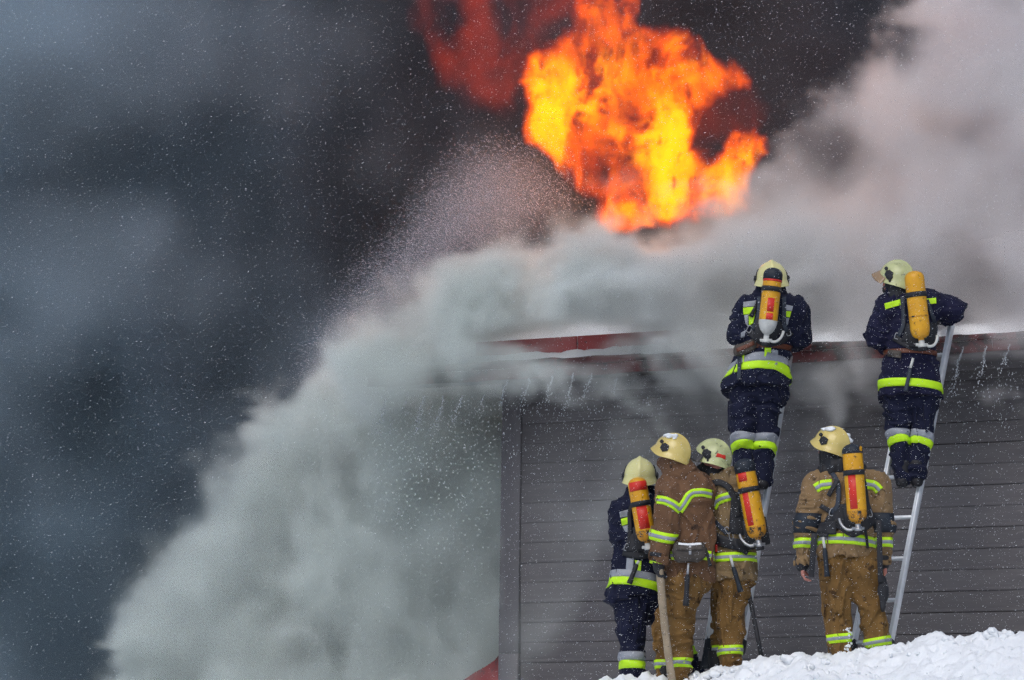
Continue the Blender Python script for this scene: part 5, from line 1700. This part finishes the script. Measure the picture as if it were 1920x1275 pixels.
# ---- E: tan, between the hose man and the ladder
def crew_e():
    P = Person('tan-suited fireman between the hose holder and the ladder, grimy helmet with red tab', (1370, 1050), 1.85, (1372, 1258))
    torso = [((1352, 928, 0), (1396, 930, 0), 28, 27, 0.85), ((1372, 936, 0), (1375, 1008, 0), 43, 41, 0.75), ((1375, 1012, 0), (1374, 1082, 0), 41, 43, 0.8)]
    al = [((1344, 930, 0.04), (1340, 995, 0.14), 25, 21), ((1340, 995, 0.14), (1350, 1010, 0.42), 20, 16)]
    ar = [((1400, 936, 0.06), (1402, 1000, 0.16), 23, 20), ((1402, 1000, 0.16), (1396, 1012, 0.42), 19, 15)]
    J = garment(P, 'jacket', M_OLIVE, {'torso': torso, 'arm_l': al, 'arm_r': ar, 'collar': [((1352, 892, 0), (1360, 916, 0), 27, 36, 0.85)]}, seed=800,
                cuts=[('torso', (1374, 1086, 0), (0, 0.05, -1)), ('collar', (1352, 886, 0), (-0.3, 0, 1))])
    lr = [((1377, 1096, 0), (1371, 1168, 0), 31, 26), ((1371, 1168, 0), (1372, 1250, 0.0), 24, 22)]
    ll = [((1354, 1098, 0.1), (1350, 1170, 0.2), 22, 16), ((1350, 1170, 0.2), (1344, 1244, 0.22), 14, 13)]
    T = garment(P, 'trousers', M_OCHRE, {'leg_r': lr, 'leg_l': ll, 'hips': [((1360, 1084, 0), (1390, 1084, 0), 27, 27, 0.85)]}, seed=830, amp=0.014, k=0.02)
    body_mesh(P, (1338, 868), math.radians(60), (1357, 915, 0), under(torso[:2], 0.7), under(al) + under(ar),
              fists(P, [((1350, 1011, 0.48), (0, 1, 0), (0, 0, 1), (1, 0, 0)), ((1396, 1013, 0.48), (0, 1, 0), (0, 0, 1), (-1, 0, 0))]), under(ll) + under(lr))
    glove(P, hand_limbs(P.p(1350, 1011, 0.46), (0, 1, 0), (0, 0, 1), P.k, 0.9, (1, 0, 0)), M_BLACK)
    glove(P, hand_limbs(P.p(1396, 1013, 0.46), (0, 1, 0), (0, 0, 1), P.k, 0.9, (-1, 0, 0)), M_BLACK)
    boots(P, [((1372, 1262, -0.04), (1372, 1263, 0.16), (1372, 1246, 0)), ((1343, 1254, 0.2), (1342, 1255, 0.36), (1344, 1240, 0.22))])
    helmet(P, (1337, 859), 61, math.radians(68), math.radians(10), math.radians(2), M_HGRIME, visor=(0.80, 1.0, 0.20, M_VISOR), red_tab=True)
    f = J['all']
    # mask over the face, hood over the nape
    hf = P.field([(1322, 890, 0), (1350, 905, 0)], 0.16, 0.01)
    P.grow(hf, [((1330, 882, 0.02), (1352, 905, 0), 19, 26, 0.9), ((1318, 884, 0.06), (1326, 898, 0.05), 13, 10)], 0.03)
    hf.folds(0.006, 850)
    P.part('hood', hf.mesh('hood'), M_BLACK)
    triple(P, J['torso'], (1333, 1048), (1417, 1046), 0, 17, -0.05)
    P.strip('fluorescent_stripe', f, [(1336, 952), (1342, 940), (1355, 934), (1370, 930)], 17, M_NEON, m=5, dens=2.5, off=0.006)
    P.strip('silver_stripe', f, [(1336, 952), (1342, 940), (1355, 934), (1370, 930)], 6, M_SILV, m=3, dens=2.5, off=0.010)
    triple(P, T['leg_r'], (1349, 1221), (1395, 1219), 0.0, 17, -0.08, rmax=0.16)
    triple(P, T['leg_l'], (1334, 1218), (1358, 1218), 0.21, 15, -0.08, rmax=0.1)
    pk = pack(P, 'slanting yellow cylinder with black cap and side red stripe in front of the left ladder', (1393, 860), (1421, 1008), 19, f, -0.27, -0.285, cap=27, cap_mat=M_PAD, scuff=True, valve_mat=M_STEEL,
              labels=[(0.0, 0.16, 2, 55, M_LABEL), (0.33, 0.98, 12, 48, M_LABEL)], band_t=0.40, hose_side=-1)
    wear(P, pk, P.strip, 'shoulder_strap', f, [(1328, 908), (1348, 903), (1366, 912), (1378, 935), (1384, 970)], 12, M_BLACK, off=0.02)
    wear(P, pk, P.quad, 'back_pad', f, [(1372, 920), (1392, 925), (1405, 1005), (1366, 1000)], M_BLACK, off=0.02)
    wear(P, pk, P.strip, 'waist_strap', f, [(1335, 1006), (1350, 1014), (1375, 1020), (1400, 1022), (1414, 1018)], 22, M_BLACK, off=0.016)
    wear(P, pk, P.strip, 'side_strap', f, [(1340, 978), (1352, 990), (1364, 1000)], 9, M_SLATE, off=0.02)
    wear(P, pk, P.strip, 'hip_strap', f, [(1376, 1018), (1390, 1030), (1402, 1038)], 9, M_BLACK, off=0.03)
    wear(P, pk, P.quad, 'red_gauge', f, [(1331, 1021), (1345, 1021), (1345, 1035), (1331, 1035)], M_LABEL, off=0.035, thick=0.03, n=5, m=5)
    buckle(P, pk, f, 1364, 994, 7, 12, 0.5); buckle(P, pk, f, 1371, 1006, 7, 14, 0.2)
    q = P.hit(f, np.array([[1378, 1065]]))[0]
    hung_tool(P, 'pale-shafted hammer with black grip hanging behind the tan-suited fireman by the ladder', (1369, 1041), (1375, 1063), (1389, 1110), q - 0.05, False, M_PAD, 4.6, 'hand_hammer')

# ---- F: tan, alone on the right
def crew_f():
    P = Person('tan-suited fireman standing alone with bare hands and dark elbow pads', (1590, 1050), 2.0, (1605, 1225))
    torso = [((1552, 912, 0), (1622, 912, 0), 32, 32, 0.78), ((1586, 924, 0), (1588, 980, 0), 55, 52, 0.66), ((1588, 984, 0), (1588, 1040, 0), 53, 57, 0.68)]
    al = [((1534, 912, 0), (1514, 984, 0.0), 29, 23.5), ((1514, 984, 0.0), (1506, 1052, 0.02), 22.5, 15.5)]
    ar = [((1640, 912, 0), (1655, 984, 0.0), 28, 21), ((1655, 984, 0.0), (1657, 1052, 0.03), 19.5, 13)]
    J = garment(P, 'jacket', M_TAN, {'torso': torso, 'arm_l': al, 'arm_r': ar}, seed=900, k=0.028, amp=0.013,
                cuts=[('torso', (1588, 1043, 0), (0.04, 0.05, -1)), ('arm_l', (1506, 1056, 0), (0, 0, -1)), ('arm_r', (1657, 1056, 0), (0, 0, -1))])
    ll = [((1567, 1062, 0), (1569, 1135, -0.01), 32, 26), ((1569, 1135, -0.01), (1578, 1224, 0.0), 24, 21.5)]
    lr = [((1617, 1062, 0), (1633, 1135, 0), 33, 25), ((1633, 1135, 0), (1646, 1216, 0.02), 24, 22)]
    T = garment(P, 'trousers', M_OCHRE, {'leg_l': ll, 'leg_r': lr, 'hips': [((1566, 1044, 0), (1612, 1044, 0), 31, 31, 0.8)]}, seed=930, amp=0.014, k=0.02,
                cuts=[('leg_l', (1578, 1230, 0), (0.2, 0, -1)), ('leg_r', (1646, 1218, 0), (-0.2, 0, -1))])
    hl = hand_limbs(P.p(1505, 1058, 0.02), (0.05, 0.05, -1), (0.15, 1, 0), P.k, 0.75, (1, 0.1, 0))
    hr = hand_limbs(P.p(1658, 1054, 0.03), (0.02, 0.1, -1), (-0.1, 1, 0), P.k, 0.8, (-1, 0.1, 0))
    body_mesh(P, (1562, 842), math.radians(58), (1578, 895, 0), under(torso[:2], 0.7), under(al, 0.62) + under(ar, 0.62), [hl, hr], under(ll) + under(lr), h=0.0085)
    for x, y, dy, r in ((1505, 1054, 0.02, 14), (1657, 1053, 0.03, 12)):
        cf = P.field([(x, y, dy), (x, y + 8, dy)], 0.1, 0.008)
        P.grow(cf, [((x, y - 6, dy), (x - 0.5, y + 6, dy), r + 0.5, r - 1)], 0.01)
        P.part('knit_cuff', cf.mesh('knit_cuff'), M_BLACK)
    boots(P, [((1579, 1236, -0.05), (1579, 1238, 0.16), (1579, 1222, 0)), ((1647, 1224, -0.03), (1649, 1226, 0.18), (1647, 1212, 0.02))])
    helmet(P, (1560, 836), 62, math.radians(58), math.radians(13), math.radians(3), M_HYEL, snow=[(0.28, -85, 9), (0.36, -60, 8), (0.42, 140, 9), (0.5, 150, 7)], knobs=False)
    hf = P.field([(1570, 875, 0), (1576, 890, 0)], 0.22, 0.01)
    P.grow(hf, [((1564, 850, 0.02), (1574, 872, 0), 24, 32, 0.9), ((1550, 850, 0.08), (1556, 868, 0.05), 14, 16), ((1545, 884, 0), (1612, 882, 0), 13, 13, 1.5)], 0.03)
    hf.folds(0.007, 950)
    P.part('hood', hf.mesh('hood'), M_BLACK)
    f = J['all']
    # elbow pads, tape
    P.band('elbow_pad', J['arm_l'], (1488, 981), (1536, 983), 0, 37, M_PAD, 0.0, rmax=0.16, off=0.005)
    P.band('elbow_pad', J['arm_r'], (1634, 981), (1676, 981), 0, 37, M_PAD, 0.0, rmax=0.16, off=0.005)
    triple(P, J['arm_l'], (1488, 1019), (1524, 1020), 0.01, 18, -0.05, rmax=0.14)
    triple(P, J['arm_r'], (1638, 1018), (1674, 1018), 0.02, 18, -0.05, rmax=0.14)
    triple(P, J['torso'], (1532, 1013), (1646, 1020), 0, 19, -0.1)
    for pts in ([(1529, 916), (1540, 909), (1560, 907)], [(1622, 907), (1640, 910), (1649, 920)]):
        P.strip('fluorescent_stripe', f, pts, 18, M_NEON, m=5, dens=2.5, off=0.006)
        P.strip('silver_stripe', f, pts, 6.5, M_SILV, m=3, dens=2.5, off=0.010)
    triple(P, T['leg_l'], (1555, 1199), (1598, 1195), 0.0, 17, 0.0, rmax=0.16)
    triple(P, T['leg_r'], (1622, 1208), (1667, 1200), 0.02, 17, 0.0, rmax=0.16)
    P.quad('trouser_pocket', T['all'], [(1536, 1052), (1556, 1054), (1556, 1088), (1538, 1088)], M_OCHRE, off=0.014, thick=0.03)
    # snow caked down the trouser leg
    rng = np.random.default_rng(12)
    Vs, Fs = [], []
    for j in range(60):
        y_ = rng.uniform(1176, 1228); x_ = 1592 + rng.normal(0, 3.5) - max(0, y_ - 1208) * rng.uniform(0, 1.2)
        t = P.hit(T['leg_l'], np.array([[x_, y_]]))[0]
        d = 1 + 0.9 * (vnoise(ICO * 1.6 + rng.random(3) * 40) - 0.5)
        Vs.append(ICO * d[:, None] * rng.uniform(1.0, 3.0) * P.k + P.p(x_, y_, t)); Fs.append(ICOF + len(Fs) * len(ICO))
    P.part('clinging_snow', new_mesh('clinging_snow', np.concatenate(Vs), np.concatenate(Fs), True), M_FROST)
    pk = pack(P, 'yellow cylinder with black cap and long red stripe on the lone tan fireman', (1597, 832), (1608, 978), 18.8, f, -0.27, -0.275, cap=19, cap_mat=M_PAD, scuff=True, valve_mat=M_STEEL,
              labels=[(0.36, 0.98, -2, 42, M_LABEL)], band_t=0.375, hose_side=-1)
    P2 = P
    A_, B_ = P.world(1597, 832, -0.27) - np.array(pk.location), np.zeros(3)
    V, F = lathe_geo(A_, B_, [(8 * P.k, 0.0), (8.1 * P.k, 19.9 * P.k), (14.5 * P.k, 19.9 * P.k)], 8, (math.radians(-78), math.radians(-42)))
    pts = []
    ax = (B_ - A_) / np.linalg.norm(B_ - A_)
    disc = []
    for i in range(16):
        a = i / 16 * 2 * math.pi
        tt = 11 * P.k + 5.0 * P.k * math.cos(a); an = math.radians(-48) + 0.20 * math.sin(a)
        disc.append((tt, an))
    hy = np.array([0, 1.0, 0]); fr = -(hy - ax * (hy @ ax)); fr /= np.linalg.norm(fr); sd_ = np.cross(ax, fr)
    V = [A_ + ax * t_ + 20.6 * P.k * (math.cos(an) * fr + math.sin(an) * sd_) for t_, an in disc] + [A_ + ax * 11 * P.k + 20.9 * P.k * (math.cos(-0.838) * fr + math.sin(-0.838) * sd_)]
    i_ = np.arange(16)
    add('emblem_disc', new_mesh('emblem_disc', np.array(V), np.stack([np.full(16, 16), (i_ + 1) % 16, i_], 1)), M_CYL, pk)
    wear(P, pk, P.strip, 'shoulder_strap', f, [(1560, 886), (1572, 905), (1573, 930), (1570, 950), (1558, 962)], 9, M_SLATE, off=0.02)
    wear(P, pk, P.strip, 'shoulder_strap', f, [(1616, 886), (1622, 915), (1626, 945), (1634, 965)], 9, M_BLACK, off=0.02)
    wear(P, pk, P.strip, 'loose_strap', f, [(1570, 900), (1562, 914), (1553, 930)], 9, M_BLACK, off=0.03)
    wear(P, pk, P.quad, 'lumbar_pad', f, [(1566, 945), (1628, 945), (1636, 985), (1556, 985)], M_BLACK, off=0.02)
    wear(P, pk, P.strip, 'side_strap', f, [(1538, 948), (1552, 956), (1562, 964)], 9, M_BLACK, off=0.018)
    wear(P, pk, P.quad, 'hip_pouch', f, [(1536, 980), (1568, 976), (1568, 1002), (1530, 1002)], M_BLACK, off=0.035, thick=0.04)
    wear(P, pk, P.strip, 'waist_strap', f, [(1548, 972), (1575, 985), (1600, 1002), (1622, 988), (1642, 972)], 15, M_BLACK, off=0.02)
    wear(P, pk, P.strip, 'tail_strap', f, [(1622, 992), (1625, 1008), (1627, 1028)], 5, M_BLACK, off=0.02)
    buckle(P, pk, f, 1560, 960, 8, 14, -0.4); buckle(P, pk, f, 1631, 962, 7, 14, 0.3)
    loc = np.array(pk.location)
    for nm, (xa, ya, xb, yb, w_) in (('hanging_strap', (1527, 1000, 1521, 1082, 11)), ('hanging_strap', (1648, 975, 1651, 1092, 10))):
        o_ = add(nm, new_mesh(nm, *bar_geo(P.world(xa, ya, -0.20) - loc, P.world(xb, yb, -0.19) - loc, w_ * P.k, 0.012, (0, 1, 0), 0.003)), M_BLACK, pk)
    mf = P.field([(1652, 1085, -0.14), (1656, 1145, -0.14)], 0.1, 0.008)
    P.grow(mf, [((1654, 1086, -0.14), (1655, 1100, -0.14), 9, 10), ((1655, 1108, -0.14), (1657, 1120, -0.14), 10, 8), ((1656, 1122, -0.14), (1655, 1145, -0.14), 6, 4)], 0.012)
    mf.folds(0.006, 970)
    o_ = add('mask_bag', mf.mesh('mask_bag'), M_BLACK, pk); o_.location = Vector(P.o - loc)
    q = P.hit(f, np.array([[1545, 1020]]))[0]
    hung_tool(P, 'pale-shafted hammer with dark grip at the hip of the lone tan fireman', (1543, 1006), (1546, 1028), (1551, 1081), q - 0.05, True, M_PAD, 4.6, 'hand_hammer')

crew_a(); crew_b(); crew_c(); PD = crew_d(); crew_e(); crew_f()

# ------------------------------------------------------------------ hose and pole
def hose():
    pts = [(1236, 1064, -0.19), (1238, 1080, -0.19), (1241, 1120, -0.19), (1246, 1170, -0.19), (1252, 1220, -0.20), (1259, 1270, -0.21), (1266, 1320, -0.26), (1278, 1352, -0.5), (1320, 1372, -0.9)]
    W = np.array([PD.world(*q) for q in pts])
    t = np.linspace(0, len(pts) - 1, 60)
    C = np.stack([np.interp(t, np.arange(len(pts)), W[:, k_]) for k_ in range(3)], 1)
    for _ in range(6):
        C[1:-1] = (C[:-2] + 2 * C[1:-1] + C[2:]) / 4
    base = C[-1].copy()
    r = np.full(60, 7.3 * PD.k); r[0] *= 0.55; r[1] *= 0.9
    r = r * (1 + 0.05 * np.sin(np.arange(60) * 0.9))
    o = add('fire_hose', new_mesh('fire_hose', *tube_geo(C - base, r, 16), True), M_HOSE, None, base)
    props(o, 'thick pale canvas fire hose held upright by the brown-jacketed fireman', 'hose')
hose()
def pole():
    A, B = wallray(1402, 1100, 1.75), wallray(1431, 1248, 1.95)
    root = empty('entry_pole', B, 'thin black pole propped in the snow before the left ladder', 'pole')
    d = A - B
    add('shaft', new_mesh('shaft', *tube_geo([d * 0.10, d * 0.5, d * 0.96, d], np.array([4.2, 4.4, 4.2, 2.5]) * 36.5 / FPX, 12), True), M_BLACK, root)
    add('tip', new_mesh('tip', *tube_geo([np.zeros(3), d * 0.05, d * 0.11], np.array([1.2, 1.8, 3.2]) * 36.5 / FPX, 8), True), M_STEEL, root)
    add('collar', new_mesh('collar', *tube_geo([d * 0.955, d * 1.03], 5.0 * 36.5 / FPX, 10), True), M_LABEL, root)
pole()
# shovel-shaped spade guessed from a dark flare under the ladder rail
def footpiece():
    A, B = wallray(1338, 1120, 1.42), wallray(1327, 1254, 1.75)
    root = empty('flared_footpiece', B, 'dark spade blade on a pale shaft standing in snow between two firemen', 'footpiece')
    d = A - B
    add('shaft', new_mesh('shaft', *tube_geo([d * 0.42, d], 4.4 * 36.5 / FPX, 10), True), M_ALU, root)
    k_ = 36.5 / FPX
    rows = []
    for t, w in ((0.0, 14.0), (0.06, 14.0), (0.18, 12.0), (0.30, 9.0), (0.42, 6.5), (0.46, 5.0)):
        c = d * t
        rows.append([c + np.array([x * w * k_, 0.02 * x * x - 0.01, 0]) for x in np.linspace(-1, 1, 7)])
    P1 = np.array(rows)[::-1]; P2 = P1 + np.array([0, 0.02, 0])
    add('blade', new_mesh('blade', *slab(P1, P2), True), M_PAD, root)
footpiece()
# ------------------------------------------------------------------ water trickling off the eaves, spray, falling snow
M_WATER = surf('splashing_water', (0.62, 0.66, 0.70), (0.45, 0.49, 0.53), 0.25, 20.0, 4.0, 0.0, spec=0.6)
M_FLAKE = surf('snowflakes', (0.80, 0.82, 0.85), (0.74, 0.76, 0.80), 0.8, 4.0, 2.0, 0.0)
M_SPRAY = surf('spray_droplets', (0.50, 0.49, 0.56), (0.42, 0.41, 0.48), 0.4, 4.0, 2.0, 0.0)
OCT = np.array([(1, 1, 0), (1, -1, 0), (-1, 0, 1), (-1, 0, -1)], float)          # slim tetrahedra
OCTF = np.array([(0, 1, 2), (1, 0, 3), (0, 2, 3), (2, 1, 3)])
def slivers(C, D, ln, wd):
    """little tetrahedra at C, drawn out along D."""
    D = D / np.linalg.norm(D, axis=1)[:, None]
    h = np.where(np.abs(D[:, 2:]) > 0.9, np.array([[1.0, 0, 0]]), np.array([[0, 0, 1.0]]))
    X = np.cross(h, D); X /= np.linalg.norm(X, axis=1)[:, None]
    Y = np.cross(D, X)
    V = C[:, None] + OCT[None, :, 0:1] * (D * ln[:, None])[:, None] + OCT[None, :, 1:2] * (X * wd[:, None])[:, None] + OCT[None, :, 2:3] * (Y * wd[:, None])[:, None]
    F = OCTF[None] + (np.arange(len(C)) * 4)[:, None, None]
    return V.reshape(-1, 3), F.reshape(-1, 3)

def trickles():
    rng = np.random.default_rng(31)
    spots = [(722, 738, 60), (766, 736, 55), (795, 742, 60), (832, 742, 50), (868, 742, 40), (908, 742, 38), (953, 712, 95), (992, 708, 48), (1036, 706, 75), (1074, 700, 72), (1110, 700, 66), (1156, 708, 46),
             (1806, 652, 95), (1850, 650, 75), (1892, 646, 80)]
    words = ['first', 'second', 'third', 'fourth', 'fifth', 'sixth', 'seventh', 'eighth', 'ninth', 'tenth', 'eleventh', 'twelfth']
    for i, (px, py, ln) in enumerate(spots):
        ln = ln * rng.uniform(0.6, 1.5)
        A = wallray(px, py, EAVE_V + 0.02)
        k = 39.5 / FPX
        n = int(ln * 0.85)
        t = np.linspace(0, 1, n)
        drift = -rng.uniform(0.12, 0.38) * t * ln * k + 0.006 * np.cumsum(rng.normal(0, 0.35, n))
        C = np.stack([drift, -0.05 * t + 0.01 * rng.normal(0, 1, n) * t, -t * ln * k * 1.0], 1)
        keep = (rng.random(n) > smooth(0.45, 1.1, t) * 0.75)
        top = t < 0.55
        parts = []
        Cs = C[top]
        rad = (0.0030 * (1 - 0.5 * t[top]) * (0.6 + 0.8 * rng.random(top.sum())))
        if len(Cs) > 3:
            Cs2 = Cs.copy(); Cs2[1:-1, 0] += rng.normal(0, 0.003, len(Cs) - 2)
            parts.append(tube_geo(Cs2, rad, 5))
        for j in np.where(keep)[0]:
            m = rng.integers(1, 3)
            for _ in range(m):
                c = C[j] + rng.normal(0, 0.004 + 0.022 * t[j], 3) * np.array([1, 1, 0.6])
                parts.append((ICO * rng.uniform(0.002, 0.0062) * np.array([0.8, 0.8, 1.4]) + c, [ICOF]))
        if i < 12:
            lab = f'{words[i]} water trickle from the left of those splashing off the roof corner eaves'
        else:
            lab = f'{["leftmost", "middle", "rightmost"][i - 12]} of three water trickles off the eaves right of the right ladder'
        o = empty('water_trickle', A, lab, 'water', 'meltwater trickles along the eaves')
        add('stream', new_mesh('stream', *parts[0], True), M_WATER, o)
        add('droplets', new_mesh('droplets', *merge_geo(parts[1:]), True), M_WATER, o)['kind'] = 'stuff'
trickles()
def falling_drops():
    rng = np.random.default_rng(33)
    n = 900
    px = np.concatenate([rng.normal(830, 75, n // 2), rng.uniform(690, 1240, n - n // 2)])
    py = np.concatenate([760 + 330 * rng.beta(1.3, 2.4, n // 2), 740 + 150 * rng.beta(1.2, 2.0, n - n // 2)])
    C = np.array([wallray(x, y, EAVE_V + rng.uniform(-0.05, 0.25)) for x, y in zip(px, py)])
    px2 = rng.uniform(1790, 1915, 120); py2 = 690 + 180 * rng.beta(1.0, 2.0, 120)
    C = np.concatenate([C, [wallray(x, y, EAVE_V + rng.uniform(-0.02, 0.12)) for x, y in zip(px2, py2)]])
    m = len(C)
    D = np.stack([rng.normal(-0.25, 0.15, m), rng.normal(0, 0.2, m), np.full(m, -1.0)], 1)
    V, F = slivers(C, D, rng.uniform(0.004, 0.011, m), rng.uniform(0.002, 0.0048, m))
    o = add('falling_drops', new_mesh('falling_drops', V, F), M_WATER)
    props(o, 'scattered water drops falling below the dripping eaves', 'water', kind='stuff')
falling_drops()
def spray():
    """fog of the hose stream beyond the roof: it arcs from the right over and down to the left."""
    rng = np.random.default_rng(35)
    poly = np.array([(540, 740), (560, 660), (610, 570), (700, 450), (790, 340), (880, 262), (970, 235), (1080, 290), (1140, 390), (1010, 480), (900, 540), (780, 620), (690, 700), (620, 760)], float)
    n = 230000
    px = rng.uniform(500, 1160, n); py = rng.uniform(200, 780, n)
    s = poly_sdf(px, py, poly) + 60 * (fbm(np.stack([px * 0.012, py * 0.012, px * 0], -1), 4, 330) - 0.5)
    keep = rng.random(n) < smooth(-25, 130, s) * (0.35 + 0.65 * smooth(1150, 700, px))
    px, py = px[keep], py[keep]
    y = rng.uniform(41.9, 43.4, len(px))
    C = np.array([at(a, b, c) for a, b, c in zip(px, py, y)])
    ang = np.radians(np.interp(px, [560, 800, 1100], [28, 36, 48]) + rng.normal(0, 9, len(px)))
    # droplets travel down and to the left on the far side, still rising on the near side
    D = np.stack([np.cos(ang), rng.normal(0, 0.15, len(px)), -np.sin(ang) * np.interp(px, [560, 1100], [0.3, 1.0])], 1)
    V, F = slivers(C, D, rng.uniform(0.004, 0.012, len(px)), rng.uniform(0.0008, 0.0018, len(px)))
    o = add('water_spray', new_mesh('water_spray', V, F), M_SPRAY)
    props(o, 'fine fan of hose water blowing across the dark smoke left of the flames', 'water', kind='stuff')
spray()
def snowfall():
    rng = np.random.default_rng(37)
    n = 190000
    C = np.stack([rng.uniform(-5.6, 5.6, n), rng.uniform(20.0, 38.6, n), rng.uniform(-0.6, 8.6, n)], 1)
    v = (C[:, 0] * N[0] + (C[:, 1] - P0[1]) * N[1])
    C = C[(v > 0.1) | (C[:, 0] < -0.3)]
    n = len(C)
    D = np.stack([rng.normal(1.0, 0.25, n), rng.normal(0, 0.3, n), rng.normal(0.45, 0.3, n)], 1)
    sz = 0.0008 + 0.0014 * rng.random(n) ** 4
    V, F = slivers(C, D, sz * rng.uniform(1.0, 2.6, n), sz)
    o = add('snowfall', new_mesh('snowfall', V, F), M_FLAKE)
    props(o, 'fine snow driving through the air all over the scene', 'snow', kind='stuff')
snowfall()
